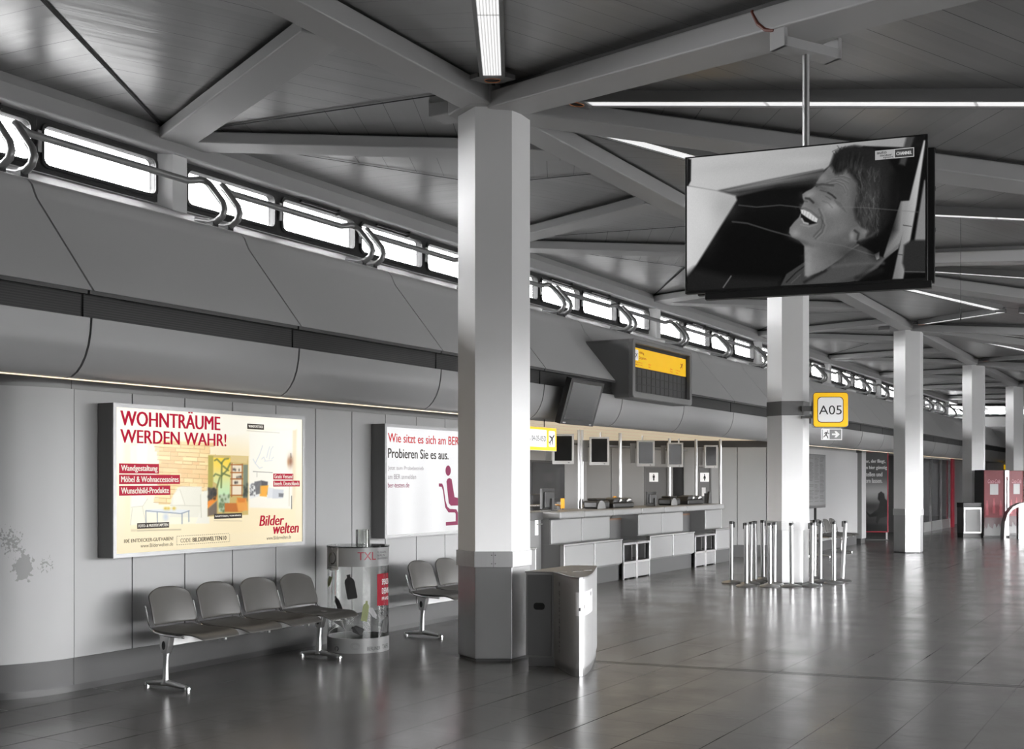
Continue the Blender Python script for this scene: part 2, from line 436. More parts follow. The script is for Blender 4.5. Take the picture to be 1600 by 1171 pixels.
#@@PART2
# ================================================================== THE SETTING
def struct(o, label, cat): return tag(o, label, cat, None, 'structure')
def Zo(D): return 4.95+.04*(D-5.5)
def Zi(D): return 4.95-.16*(5.5-D)
def Zib(D): return Zi(D)-.04
CRO = .10; CR = .15                                     # ceiling above the beam undersides
COLS = [9.2+8.95*i for i in range(-1, 7)]
POST0, POSTP = 8.84, 6.28
POSTS = [POST0+POSTP*k for k in range(-1, 8)]
# floor
fl = MB().box(-14, 4.2, -7, 62, -.12, 0).obj('floor', M_FLOOR)
struct(fl, 'polished grey stone tiled floor of the terminal hall', 'floor')
ej = MB()
pj0, pj1 = Vector(at_height(925, 1034, 0)), Vector(at_height(1600, 1074, 0)); dj = (pj1-pj0).normalized(); nj = Vector((-dj.y, dj.x, 0))
for off in (-.035, .035):
    a, c = pj0-dj*.4+nj*off, pj1+dj*3+nj*off
    ej.add([a-nj*.006, c-nj*.006, c+nj*.006, a+nj*.006], [(0, 1, 2, 3)])
ej = ej.obj('trim_1', mat('joint_metal', .03, .5), loc=(0, 0, .002)); struct(ej, 'thin double expansion joint crossing the floor tiles', 'floor joint')

# ceiling: one facet per bay side, planks stand on the facet's edge
cb = MB(); cs = MB()
DIP = {}
def facet(pts, e0, e1, zf):
    e0v, e1v = Vector(e0), Vector(e1); e = (e1v-e0v).normalized(); n = Vector((-e.y, e.x))
    v = [(p[0], p[1], zf(-p[0])+(CR if zf is Zi else CRO)-DIP.get(p, 0)) for p in pts]
    uv = [((Vector(p)-e0v).dot(n), (Vector(p)-e0v).dot(e)) for p in pts]
    cb.add(v, [tuple(range(len(v)))], uvs=[uv])
def crease(p, q, zf, w_=.016, m=None):
    dz = (DIP.get(p, 0), DIP.get(q, 0), DIP.get(q, 0), DIP.get(p, 0)); p, q = Vector(p), Vector(q); d = (q-p).normalized(); n = Vector((-d.y, d.x))*w_
    a = [p-n, q-n, q+n, p+n]; (m or cs).add([(x.x, x.y, zf(-x.x)+(CR if zf is Zi else CRO)-.012-z_) for x, z_ in zip(a, dz)], [(0, 1, 2, 3)])
ND = 1.95
for k, s in enumerate(POSTS):
    P, N1, N2, Mm = (-9.2, s), (-5.5, s-ND), (-5.5, s+ND), (-5.5, s)
    facet([P, N1, Mm], P, N1, Zo); facet([P, Mm, N2], P, N2, Zo); crease(P, Mm, Zo)
    if k < len(POSTS)-1:
        s2 = s+POSTP; P2, N3 = (-9.2, s2), (-5.5, s2-ND); Cc, Q = (-7.25, (s+s2)/2), (-5.5, (s+s2)/2)
        DIP[Cc] = .0
        facet([P, Cc, P2], P, P2, Zo); facet([P, N2, Q, Cc], P, N2, Zo); facet([P2, Cc, Q, N3], P2, N3, Zo)
        crease(P, Cc, Zo); crease(P2, Cc, Zo); crease(Cc, Q, Zo)
facet([(-9.2, -7), (-5.5, -7), (-5.5, POSTS[0]-ND), (-9.2, POSTS[0])], (-9.2, -7), (-9.2, 0), Zo)
facet([(-9.2, POSTS[-1]), (-5.5, POSTS[-1]+ND), (-5.5, 64), (-9.2, 64)], (-9.2, 40), (-9.2, 60), Zo)
MX = 2.25
for i in range(len(COLS)-1):
    c0, c1 = (-5.5, COLS[i]), (-5.5, COLS[i+1]); M0 = (MX, (c0[1]+c1[1])/2); G = (-5.5+2.583, M0[1])
    facet([c0, c1, G], c0, c1, Zi); facet([c0, G, M0], c0, M0, Zi); facet([c1, M0, G], c1, M0, Zi)
    crease(c0, G, Zi); crease(c1, G, Zi); crease(G, M0, Zi)
    if i < len(COLS)-2:
        M1 = (MX, M0[1]+8.95); G2 = (-5.5+5.167, c1[1])
        facet([c1, G2, M1], c1, M1, Zi); facet([c1, M0, G2], c1, M0, Zi); facet([M0, M1, G2], M0, M1, Zi)
        crease(c1, G2, Zi); crease(M0, G2, Zi); crease(M1, G2, Zi)
        facet([M0, (4.3, M0[1]), (4.3, M1[1]), M1], M0, M1, Zi)
facet([(-5.5, -7), (4.3, -7), (4.3, COLS[0]+4.475), (MX, COLS[0]+4.475), (-5.5, COLS[0])], (4.3, -7), (4.3, 0), Zi)
facet([(-5.5, COLS[-1]), (MX, COLS[-2]+4.475), (4.3, COLS[-2]+4.475), (4.3, 66), (-5.5, 66)], (4.3, 0), (4.3, 60), Zi)
ce = cb.obj('ceiling', M_CEIL); struct(ce, 'grey plank ceiling of folded triangular bays', 'ceiling')
cs.obj('crease_strip', M_SEAM, ce)

# beams
def beam(p, q, zf, w_=.30, h_=.115, label='', flat=True):
    p, q = Vector((*p, 0)), Vector((*q, 0)); d = (q-p).normalized(); n = Vector((-d.y, d.x, 0))
    m, nk = MB(), MB()
    for mb, wd, za, zb_ in ((m, w_, 0., h_), (nk, w_-.14, h_, CR+.14)):
        v = []
        for e in (p, q):
            for sd in (-1, 1):
                for zz in (za, zb_):
                    x = e+n*sd*wd/2; v.append((x.x, x.y, zf(-e.x)+zz))
        mb.add(v, [(0, 1, 3, 2), (4, 6, 7, 5), (0, 2, 6, 4), (1, 5, 7, 3), (0, 4, 5, 1), (2, 3, 7, 6)])
    o = m.obj('ceiling_beam', M_PAINT, bevel=.012); nk.obj('shadow_gap', M_DGREY, o)  # neck coloured dark to stand for the shade above the beam
    struct(o, label, 'beam'); return o
beam((-5.5, -6.5), (-5.5, 63), lambda D: Zo(D)-.045, h_=.16, label='long white ceiling beam running over the row of columns')
ORD = ['first', 'second', 'third', 'fourth', 'fifth', 'sixth', 'seventh', 'eighth', 'ninth', 'tenth', 'eleventh', 'twelfth']
for k, s in enumerate(POSTS):
    for sg, nm in ((-1, 'near'), (1, 'far')):
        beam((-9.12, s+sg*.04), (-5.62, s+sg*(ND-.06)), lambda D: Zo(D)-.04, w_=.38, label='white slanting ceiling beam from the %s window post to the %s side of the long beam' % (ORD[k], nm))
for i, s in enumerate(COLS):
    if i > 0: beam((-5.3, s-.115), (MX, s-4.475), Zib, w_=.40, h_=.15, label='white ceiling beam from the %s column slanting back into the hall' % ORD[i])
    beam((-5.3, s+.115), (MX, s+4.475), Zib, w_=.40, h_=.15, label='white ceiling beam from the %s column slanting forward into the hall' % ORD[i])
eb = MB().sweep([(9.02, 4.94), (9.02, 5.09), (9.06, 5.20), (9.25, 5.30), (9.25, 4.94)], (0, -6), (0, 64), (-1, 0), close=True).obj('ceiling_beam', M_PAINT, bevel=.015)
struct(eb, 'continuous white eave beam above the strip windows', 'beam')

# columns
def hexa(r, rot=30): return [(r*math.cos(math.radians(rot+60*k)), r*math.sin(math.radians(rot+60*k))) for k in range(6)]
def column(s, label, band=False):
    c = thing('column', label, 'column', (-5.5, s, 0), 0, kind='structure')
    MB().prism(hexa(.327, 0+30), .9, 4.97).obj('shaft', M_COLUMN, c, bevel=.004)
    MB().prism(hexa(.343), .832, .972).obj('collar', M_STEEL, c, bevel=.003)
    m = MB().prism(hexa(.325), .025, .84).obj('cladding', M_STEELD, c, bevel=.003)
    MB().prism(hexa(.31), 0, .03).obj('base', M_DARKTRIM, c)
    MB().prism(hexa(.42), 4.90, 5.1).obj('capital', M_PAINT, c, bevel=.02)
    MB().box(-.62, -.2, -.145, .145, 4.952, 5.09).obj('stub', M_PAINT, c, bevel=.01)
    rv = MB()
    for a in (-.035, .035):
        for zz in (.865, .94):
            mm = Matrix.Rotation(R30, 4, 'Z') @ Matrix.Translation((a*.45+.0, -.343*math.cos(R30)-.001, zz)) @ Matrix.Rotation(R90, 4, 'X')
            rv.lathe([(.005, 0), (.003, .003), (0, .003)], 8, mm)
    rv.obj('rivet', M_DARKTRIM, c)
    MB().box(-.0015, .0015, -.343*math.cos(R30)-.0012, -.28, .833, .971, Matrix.Rotation(R30, 4, 'Z')).obj('joint', M_DARKTRIM, c)
    if band: MB().prism(hexa(.336), 2.60, 2.82).obj('band', M_GREYP, c)
    return c
CL = {0: 'white hexagonal column out of view before the row', 1: 'nearest white hexagonal column with steel base beside the steel bin',
      2: 'white hexagonal column ringed by chrome barrier posts under the big screen', 3: 'white hexagonal column standing before the dark framed advert',
      4: 'white hexagonal column with metal cabinet at its foot', 5: 'farthest white hexagonal column behind the red drinks machines', 6: 'white column past the red drinks machines'}
for i, s in enumerate(COLS):
    if 0 < i < 6: column(s, CL[i], i == 2)

# strip windows, posts
def window_bay(name, org, rz, L, label):
    wv = thing(name, label, 'window', org, rz, kind='structure')
    fr = MB(); gl = MB(); n = 4; pit = L/n
    for i in range(n):
        cx = pit*(i+.5)
        outer = rrect(pit+.001, .545, .0005, 4, cx, 4.715); inner = rrect(pit-.15, .356, .06, 4, cx, 4.689)
        ring(outer, inner, -.02, .06, fr)
        ring(rrect(pit-.09, .42, .075, 4, cx, 4.689), inner, -.045, -.02, fr)
        gl.plate(rrect(pit-.14, .366, .06, 4, cx, 4.689), .02, .026)
    fr.obj('frame', M_DARKTRIM, wv, bevel=.004); gl.obj('glass', M_GLASS, wv)
    for i in (1, 2):
        cx = pit*(i+.5)
        MB().box(cx-.4, cx+.35, -.085, -.05, 4.885, 4.91).box(cx+.3, cx+.33, -.09, -.02, 4.86, 4.93).obj('opener_bar', M_BLACK, wv)
    for i in (1, 2, 3):
        MB().box(pit*i-.02, pit*i+.02, -.07, -.045, 4.60, 4.80).obj('handle', M_ALU, wv)
    return wv
for k, s in enumerate(POSTS[:-1]):
    window_bay('window_%d' % (k+1), (-9.2, s+.15, 0), R90, POSTP-.3, 'strip of four rounded clerestory panes, %s bay along the left wall' % ORD[k])
for k, s in enumerate(POSTS):
    c = thing('window_post', 'white post in the clerestory strip at the foot of the %s beam pair' % ORD[k], 'post', (-9.2, s, 0), 0, kind='structure')
    MB().prism([(.17*math.cos(a), .2*math.sin(a)) for a in [math.radians(30+60*j) for j in range(6)]], 3.9, 5.15).obj('shaft', M_COLUMN, c, bevel=.006)
    MB().box(-.05, .30, -.42, .42, 3.9, 3.96).obj('foot', M_COLUMN, c, bevel=.03)
ww = MB()
ww.box(-9.45, -9.26, -7, 64, 2.5, 4.45).box(-9.45, -9.26, -4.1, 13.3, 0, 2.5).box(-9.45, -9.26, 24.3, 60, 0, 2.5).box(-9.45, -9.26, -7, 64, 4.98, 5.6)
ww.box(-9.26, -9.21, -7, 64, 3.85, 4.444)
ww = ww.obj('wall_clerestory', M_COLUMN); struct(ww, 'white wall strip below the clerestory windows', 'wall')
le = MB().sweep([(7.7, 3.86), (7.75, 3.90), (7.9, 3.935), (8.3, 4.045), (9.20, 4.43), (9.22, 4.43), (9.22, 3.86)], (0, -7), (0, 64), (-1, 0), close=True).obj('trim_2', mat('white_ledge', .42, .5))
struct(le, 'white ledge on top of the grey bulkhead', 'ledge')

# grey bulkhead with its vent
UP = [(6.81, 2.957), (7.42, 3.69), (7.445, 3.735), (7.475, 3.80), (7.52, 3.845), (7.58, 3.87), (7.75, 3.90), (7.75, 3.86), (7.58, 3.83), (7.50, 3.76), (6.85, 2.957)]
LO = [(6.832, 2.762), (6.842, 2.66), (6.862, 2.57), (6.895, 2.49), (6.94, 2.425), (6.985, 2.382), (7.04, 2.352), (7.11, 2.345), (7.11, 2.365), (7.05, 2.372), (6.96, 2.44), (6.90, 2.53), (6.86, 2.66), (6.852, 2.762)]
def bulkhead(label, p0, d, joints, name='wall_bulkhead'):
    o = thing(name, label, 'bulkhead', (0, 0, 0), 0, kind='structure')
    nrm = (-d[1], d[0]); P = lambda s: (p0[0]+d[0]*s, p0[1]+d[1]*s)
    a, z = joints[0], joints[-1]; g = .010
    MB().sweep([(6.875, 2.95), (7.5, 3.72), (7.6, 3.82), (7.7, 3.82), (7.7, 2.54), (7.09, 2.54), (6.92, 2.55), (6.885, 2.76)], P(a), P(z), nrm, close=True).obj('backing', M_SEAM, o)
    for s0, s1 in zip(joints[:-1], joints[1:]):
        MB().sweep(UP, P(s0+g), P(s1-g), nrm, close=True).obj('upper_panel', M_BULK, o, smooth=True)
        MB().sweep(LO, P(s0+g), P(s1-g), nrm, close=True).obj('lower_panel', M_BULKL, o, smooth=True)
        MB().sweep([(6.87, 2.77), (6.87, 2.94), (6.9, 2.94), (6.9, 2.77)], P(s0+.012-.05), P(s1-.012-.05), nrm, close=True).obj('vent_grille', M_VENT, o)
        MB().sweep([(6.80, 2.925), (6.80, 2.953), (6.9, 2.953), (6.9, 2.94), (6.83, 2.925)], P(s0+.01-.05), P(s1-.01-.05), nrm, close=True).obj('vent_lip', M_DGREY, o)
    return o
JOINTS = [5.82+2.267*k for k in range(-3, 23)]
bulkhead('long sloping grey panelled bulkhead with a dark vent slot above the left wall', (0, 0), (0, 1), JOINTS)
XD = (.866, .5); XB = (-4.6, 46.76)
bulkhead('grey bulkhead across the far end of the hall', XB, XD, [-2.5+2.267*k for k in range(7)])
so = MB().box(-7.62, -7.085, -7, 12.4, 2.372, 2.42).box(-11.3, -7.085, 24.3, 50, 2.372, 2.42).obj('trim_3', M_SOFFITG); struct(so, 'plain soffit under the bulkhead beside the check-in recess', 'soffit')
lv = MB().sweep([(7.115, 2.43), (11.3, 2.43), (11.3, 2.49), (7.115, 2.49)], (0, 12.4), (0, 24.3), (-1, 0), close=True).obj('trim_5', M_SOFFIT); struct(lv, 'warmly lit louvre ceiling over the check-in recess', 'louvre ceiling')

tr_ = MB().box(-7.22, -7.085, 12.4, 24.3, 2.366, 2.374).box(-7.22, -7.215, 12.4, 24.3, 2.37, 2.412).obj('trim_4', M_BULKL); struct(tr_, 'narrow light trough under the bulkhead over the check-in desks', 'light trough')
# trough above is added, out of sight, to keep strip light off the desks
# lower left wall, rounded end, plinth
wl = thing('wall_left', 'grey panelled lower wall with rounded scuffed end', 'wall', (0, 0, 0), 0, kind='structure')
S0, PW, SE = 6.08, .567, 12.35
arc = [(-8.23+.9*math.cos(math.radians(a)), S0-.9*math.sin(math.radians(a))) for a in range(0, 101, 5)]
def arcwall(r0, r1, z0, z1, s_to=None):
    out_ = [(-8.23+r0*math.cos(math.radians(a)), S0-r0*math.sin(math.radians(a))) for a in range(0, 101, 4)]
    inn = [(-8.23+r1*math.cos(math.radians(a)), S0-r1*math.sin(math.radians(a))) for a in range(0, 101, 4)]
    return MB().prism(out_+inn[::-1], z0, z1)
arcwall(.9, .86, .26, 2.29).obj('rounded_panel', M_WALL, wl, smooth=True)
s = S0
while s < SE-.1:
    MB().box(-7.37, -7.33, s+.005, min(s+PW, SE)-.005, .26, 2.29).obj('wall_panel', M_WALL, wl, bevel=.003)
    s += PW
MB().box(-7.42, -7.365, S0, SE, .02, 2.3).obj('backing', M_SEAM, wl)
cb2 = MB().box(-7.40, -7.355, S0, SE, 2.29, 2.372); cb2.obj('cove_band', M_GREYP, wl); arcwall(.87, .82, 2.29, 2.372).obj('cove_band', M_GREYP, wl, smooth=True)
bl = thing('baseboard_left', 'dark plinth along the lower left wall', 'baseboard', (0, 0, 0), 0, kind='structure')
MB().box(-7.38, -7.335, S0+.004, SE, .055, .258).obj('plinth', M_PLINTH, bl); arcwall(.895, .85, .055, .258).obj('plinth', M_PLINTH, bl, smooth=True)
MB().box(-7.40, -7.36, S0, SE, 0, .055).obj('toe', M_BLACK, bl); arcwall(.875, .83, 0, .055).obj('toe', M_BLACK, bl, smooth=True)

# recess behind the check-in counter
wb = MB().box(-11.15, -11.0, 13.2, 22.35, 0, 2.47).obj('wall_back', M_WALL2); struct(wb, 'grey back wall of the check-in recess', 'wall')
fr_ = (-12.35, 21.39)            # local x = sideways, facing the hall axis at depth 24.7
wr = thing('wall_right', 'light grey side wall of the check-in recess with two washroom doors', 'wall', (fr_[0], fr_[1], 0), R30, kind='structure')
xs = lambda px: (px-800)/1848*24.7
cuts = [xs(905), xs(955), xs(1007), xs(1044), xs(1052), xs(1068), xs(1092), xs(1111), xs(1152), xs(1197.5), 5.80]
for i, (a, z) in enumerate(zip(cuts[:-1], cuts[1:])):
    door = i in (2, 4, 6)
    MB().box(a+.006, z-.006, 0, .08, 1.88 if door else .25, 2.29).obj('wall_panel', M_WALL2, wr, bevel=.003)
    if not door: MB().box(a, z, .01, .08, .0, .25).obj('plinth', M_PLINTH, wr)
MB().box(cuts[0], 5.8, .03, .1, 2.29, 2.47).obj('top_band', M_DARKTRIM, wr)
MB().box(cuts[0], 5.8, .085, .12, 0, 2.47).obj('backing', M_SEAM, wr)
def door(name, a, z, label, dots=False):
    d = thing(name, label, 'door', at_depth(800+1848*a/24.7, 751, 24.72)[:2]+(0,), R30, kind='structure')
    wd = z-a
    MB().box(.02, wd-.02, 0, .05, 0, 1.86).obj('leaf', mat('grey_door', .115, .45), d)
    MB().box(0, .02, -.02, .05, 0, 1.88).box(wd-.02, wd, -.02, .05, 0, 1.88).box(0, wd, -.02, .05, 1.86, 1.88).obj('frame', M_GREYP, d)
    MB().box(wd-.09, wd-.06, -.06, -.0, 1.0, 1.03).obj('handle', M_CHROME, d)
    return d
d1 = door('door_1', cuts[2], cuts[3], 'grey washroom door with white standing-man plate')
d2 = door('door_2', cuts[6], cuts[7], 'grey washroom door with white standing-woman plate and paper notice')
dd = MB().box(cuts[4], cuts[5], 0, 0.05, 0, 1.88).obj('dark_doorway', M_SCREEN, wr)  # dark sheet in place of an open, unlit doorway
def man(x, z, h, dress=False):
    m = MB(); r = h*.09
    m.plate([(x+r*math.cos(2*PI*k/12), z+h-r+r*math.sin(2*PI*k/12)) for k in range(12)], -.012, -.008)
    if dress: m.plate([(x-.08*h, z+.78*h), (x+.08*h, z+.78*h), (x+.2*h, z+.3*h), (x+.08*h, z+.3*h), (x+.08*h, z), (x-.08*h, z), (x-.08*h, z+.3*h), (x-.2*h, z+.3*h)], -.012, -.008)
    else: m.plate([(x-.16*h, z+.78*h), (x+.16*h, z+.78*h), (x+.16*h, z+.42*h), (x+.1*h, z+.42*h), (x+.1*h, z), (x-.1*h, z), (x-.1*h, z+.42*h), (x-.16*h, z+.42*h)], -.012, -.008)
    return m
for d, dr, px0 in ((d1, False, 1014.5), (d2, True, 1094)):
    ox = xs(px0)-(cuts[2] if not dr else cuts[6])
    pl = MB().plate(rect(ox, ox+.185, 1.57, 1.76), -.008, 0).obj('sign_plate', M_SIGNWHITE, d)
    man(ox+.0925, 1.595, .14, dr).obj('figure', M_INK, pl)
MB().plate(rect(.06, .14, 1.27, 1.45), -.006, 0).obj('notice', M_DULLWHITE, d2)

# front wall after the recess, pilaster, second recess, shop front, far part
wf = thing('wall_front', 'light grey wall between the check-in recess and the framed advert', 'wall', (0, 0, 0), 0, kind='structure')
MB().box(-7.45, -7.33, 24.08, 30.02, .26, 2.29).obj('wall_panel', M_WALL2, wf)
MB().box(-7.45, -7.35, 24.08, 30.02, 0, .26).obj('plinth', M_PLINTH, wf)
MB().box(-7.45, -7.36, 24.08, 30.02, 2.29, 2.375).obj('cove_band', M_GREYP, wf)
MB().box(-7.6, -7.45, 24.5, 30.4, 0, 2.375).obj('gap', M_SEAM, wf)
MB().box(-7.62, -7.30, 30.36, 30.80, .12, 2.29).obj('pilaster', M_WALL2, wf, bevel=.01)
MB().box(-7.62, -7.30, 30.36, 30.80, 2.29, 2.375).obj('pilaster_cap', M_GREYP, wf); MB().box(-7.6, -7.33, 30.38, 30.78, 0, .12).obj('pilaster_base', M_PLINTH, wf)
w2 = MB().box(-9.0, -8.9, 30.5, 37.6, 0, 2.38).box(-9.0, -7.2, 37.45, 37.58, 0, 2.38).obj('wall_alcove', mat('dark_alcove_wall', .10, .5)); struct(w2, 'dark grey alcove wall behind the framed advert', 'wall')  # one even dark grey
w3 = MB().box(-7.75, -7.6, 42.5, 60, 0, 2.38).obj('wall_end', M_WALL2); struct(w3, 'light grey wall beyond the glazed shop front', 'wall')
# far cross wall
xf = thing('wall_far', 'white wall across the far end of the hall', 'wall', (0, 0, 0), 0, kind='structure')
nX = (-.5, .866); PX = lambda s: (XB[0]+XD[0]*s, XB[1]+XD[1]*s)
MB().sweep([(9.26, 3.85), (9.26, 4.444), (9.4, 4.444), (9.4, 3.85)], PX(-4), PX(12), nX, close=True).obj('strip', M_COLUMN, xf)
MB().sweep([(9.2, 4.985), (9.2, 5.6), (9.4, 5.6), (9.4, 4.985)], PX(-4), PX(12), nX, close=True).obj('strip', M_COLUMN, xf)
MB().sweep([(7.33, 0), (7.33, 2.38), (7.5, 2.38), (7.5, 0)], PX(-4), PX(12), nX, close=True).obj('lower_wall', M_WALL2, xf)
MB().sweep([(7.7, 3.86), (7.75, 3.895), (9.3, 3.9), (9.3, 3.86)], PX(-4), PX(12), nX, close=True).obj('ledge', M_COLUMN, xf)
for k in range(2):
    p = PX(-3.6+6.28*k); window_bay('window_%d' % (20+k), (p[0]+nX[0]*9.2, p[1]+nX[1]*9.2, 0), R30, POSTP-.3, 'strip of four clerestory panes at the far end, %s bay' % ORD[k])

# hall sides that the picture looks away from: closed near the camera, glazed further down
wz = MB().box(4.2, 4.35, -7, 1.0, 0, 4.2).box(4.2, 4.35, 43, 66, 0, 4.2).box(4.2, 4.35, 1.0, 43, 3.2, 4.2).box(4.2, 4.35, 1.0, 43, 0, .25)
wz = wz.obj('wall_hall_side', M_GREYP); struct(wz, 'grey hall wall opposite the check-in side with glazing', 'wall')
wn_ = MB().box(-14, -6.0, -4.15, -4, 0, 5.6).box(4.0, 4.35, -4.15, -4, 0, 5.6).box(-6.0, 4.0, -4.15, -4, 2.6, 5.6).box(-6.0, 4.0, -4.15, -4, 0, .3).obj('wall_near', M_DGREY); struct(wn_, 'unseen dark grey wall put behind the viewer to dim the near end', 'wall')  # unseen wall, set close and dark to cut light near the camera
gz = thing('window_30', 'tall hall glazing opposite the check-in side', 'window', (4.2, 1, 0), 0, kind='structure')
m = MB()
for k in range(13): m.box(-.03, .09, 42/12*k-.04, 42/12*k+.04, .25, 3.2)
m.box(-.02, .08, 0, 42, 1.0, 1.06).obj('frame', M_DARKTRIM, gz); MB().box(.03, .036, 0, 9.5, .25, 3.2).box(.03, .036, 29, 42, .25, 3.2).obj('tinted_glass', M_TINTGLASS, gz); MB().box(.03, .036, 9.5, 29, .25, 3.2).obj('clear_glass', M_CLEARHALL, gz)
ge = thing('window_31', 'added glazing behind the viewer lighting the column fronts', 'window', (-6, -4.15, 0), 0, kind='structure'); m = MB()  # unseen window added to throw light onto the column fronts
for k in range(5): m.box(2.5*k-.04, 2.5*k+.04, .02, .13, .3, 2.6)
m.obj('frame', M_DARKTRIM, ge); MB().box(0, 10, .06, .066, .3, 2.6).obj('glass', M_NEARGLASS, ge)
# daylight portals in the clerestory bays and the hall glazing (sampling aid only, they give no light of their own)
def portal(loc, rot, sx_, sy_):
    l = bpy.data.lights.new('daylight_portal', 'AREA'); l.shape = 'RECTANGLE'; l.size = sx_; l.size_y = sy_; l.cycles.is_portal = True
    o = bpy.data.objects.new('daylight_portal', l); COL.objects.link(o); o.location = loc; o.rotation_euler = rot
for s in POSTS[:-1]: portal((-9.24, s+POSTP/2, 4.69), (PI/2, 0, -PI/2), POSTP-.3, .45)
portal((4.3, 22, 1.72), (PI/2, 0, PI/2), 42, 2.95)
portal((-1, -4.2, 1.45), (-PI/2, 0, 0), 10, 2.3)
#@@PART3
# ================================================================== CEILING LAMPS
def proj(X, Y, Z):
    D = -X; z = Y*CO+D*SI; x = Y*SI-D*CO
    return CXP+F_*x/z, CYP-F_*(Z-EYE)/z
def lamp(p, q, zf, label, t0=.95, t1=.22):
    p, q = Vector(p), Vector(q); d = (q-p).normalized(); L = (q-p).length
    a, c = p+d*t0, q-d*t1; Za, Zc = zf(-a.x)+.07, zf(-c.x)+.07
    ln = math.sqrt((c-a).length**2+(Zc-Za)**2)
    o = thing('ceiling_light', label, 'ceiling light', (a.x, a.y, Za), 0, 'linear lamps along the ceiling creases')
    o.rotation_euler = Vector((c.x-a.x, c.y-a.y, Zc-Za)).to_track_quat('X', 'Z').to_euler()
    MB().box(0, ln, -.105, -.078, -.012, .09).box(0, ln, .078, .105, -.012, .09).box(-.06, 0, -.105, .105, -.012, .09).box(0, ln, -.08, .08, .05, .09).obj('housing', M_GREYP, o)
    MB().add([(0, -.076, .0), (ln, -.076, .0), (ln, .076, .0), (0, .076, .0)], [(0, 3, 2, 1)], uvs=[[(0, 0), (1, 0), (1, ln), (0, ln)]]).obj('diffuser', M_LAMP, o)
    sp_ = MB().prism([(-.02, -.12), (-.02, .12), (-.1, .19), (-.24, .06), (-.24, -.06), (-.1, -.19)], -.005, .03).obj('end_plate', M_GREYP, o)
    MB().lathe([(.060, -.006), (.066, -.014), (.070, -.006)], 20, Matrix.Translation((-.11, 0, -.002))).obj('spot_ring', M_COPPER, sp_)
    MB().lathe([(.061, -.0085), (0, -.0085)], 20, Matrix.Translation((-.11, 0, -.002))).obj('spot_hole', M_BLACK, sp_)
for i in range(0, 6):
    c1 = (-5.5, COLS[i]); n1, n0 = ORD[i], ORD[max(i-1, 0)]
    if i > 0: lamp(c1, (-5.5+2.583, COLS[i]-4.475), Zi, 'linear ceiling lamp running back from the top of the %s column' % ORD[i-1])
    if i > 0: lamp(c1, (-5.5+2.583, COLS[i]+4.475), Zi, 'linear ceiling lamp slanting forward from the top of the %s column' % ORD[i-1])
    if i > 0: lamp(c1, (-5.5+5.167, COLS[i]), Zi, 'linear ceiling lamp square to the long beam at the %s column' % ORD[i-1])
    lamp((MX, COLS[i]+4.475), (-5.5+2.583, COLS[i]+4.475), Zi, 'linear ceiling lamp square to the long beam, midway past the %s column' % ORD[i])
# warm strip under the bulkhead
for k in range(3):
    a, z = ((3.0, 12.3), (12.3, 24.2), (24.2, 49.0))[k]
    o = (MB().box(-7.118, -7.108, a, z, 2.337, 2.345) if k != 1 else MB().box(-7.16, -7.13, a+.1, z-.1, 2.385, 2.41)).obj('led_strip', M_LED if k != 1 else M_LEDB)
    tag(o, ('warm strip light under the bulkhead above the two lit posters', 'warm strip light under the bulkhead above the check-in desks', 'warm strip light under the bulkhead beyond the check-in desks')[k], 'strip light')

lr = thing('monitor_rail', 'dark rail hung from the louvre ceiling carrying the overhead check-in monitors', 'rail', (-8.85, 14.5, 2.18), R90)
MB().box(0, 7.75, -.05, .05, 0, .02).box(0, 7.75, -.05, -.044, .02, .036).box(0, 7.75, .044, .05, .02, .036).obj('rail', M_DGREY, lr)
for k in range(5): MB().box(.3+1.78*k, .33+1.78*k, -.012, .012, .02, .25).obj('drop_rod', M_ALU, lr)
# ================================================================== RAILS ON THE BULKHEAD
HK = [8.22+2.267*k for k in range(-3, 20)]
def rail(s0, s1, label, frame=None):
    o = thing('tubular_rail', label, 'rail', (0, 0, 0), 0, 'bent tube rails on top of the bulkhead')
    def hook(s, sg):
        c = [(8.10, 4.04), (7.93, 4.0), (7.84, 4.005), (7.775, 4.04), (7.75, 4.10), (7.772, 4.165), (7.93, 4.345), (7.965, 4.375)]
        p = [(-d, s, z) for d, z in c]
        p += [(-7.99, s+sg*.02, 4.392), (-8.01, s+sg*.06, 4.395), (-8.03, s+sg*.13, 4.375), (-8.04, s+sg*.18, 4.365)]
        return p
    a, z = hook(s0, 1), hook(s1, -1)
    if frame: a, z = [frame(q) for q in a], [frame(q) for q in z]
    MB().tube(a+z[::-1], .032, 10).obj('tube', M_PIPE, o, smooth=True)
    for q in ((-8.02, s0), (-8.02, s1)):
        m = MB()
        if frame:
            c = frame((q[0], q[1], 0)); m.box(c[0]-.1, c[0]+.1, c[1]-.035, c[1]+.035, 3.90, 4.0)
        else: m.box(q[0]-.14, q[0]+.16, q[1]-.035, q[1]+.035, 3.94, 3.995)
        m.obj('foot_plate', M_DARKTRIM, o)
for k in range(len(HK)-1):
    rail(HK[k]+.10, HK[k+1]-.10, 'grey bent tube rail on the bulkhead, %s length from the near end' % (ORD+['thirteenth', 'fourteenth', 'fifteenth', 'sixteenth', 'seventeenth', 'eighteenth', 'nineteenth', 'twentieth', 'twenty-first', 'twenty-second'])[k])
def xframe(p): return (XB[0]+XD[0]*p[1]+nX[0]*(-p[0]), XB[1]+XD[1]*p[1]+nX[1]*(-p[0]), p[2])
for k in range(4): rail(-1.6+2.267*k, .45+2.267*k, 'grey bent tube rail across the far end bulkhead, %s piece' % ORD[k], xframe)

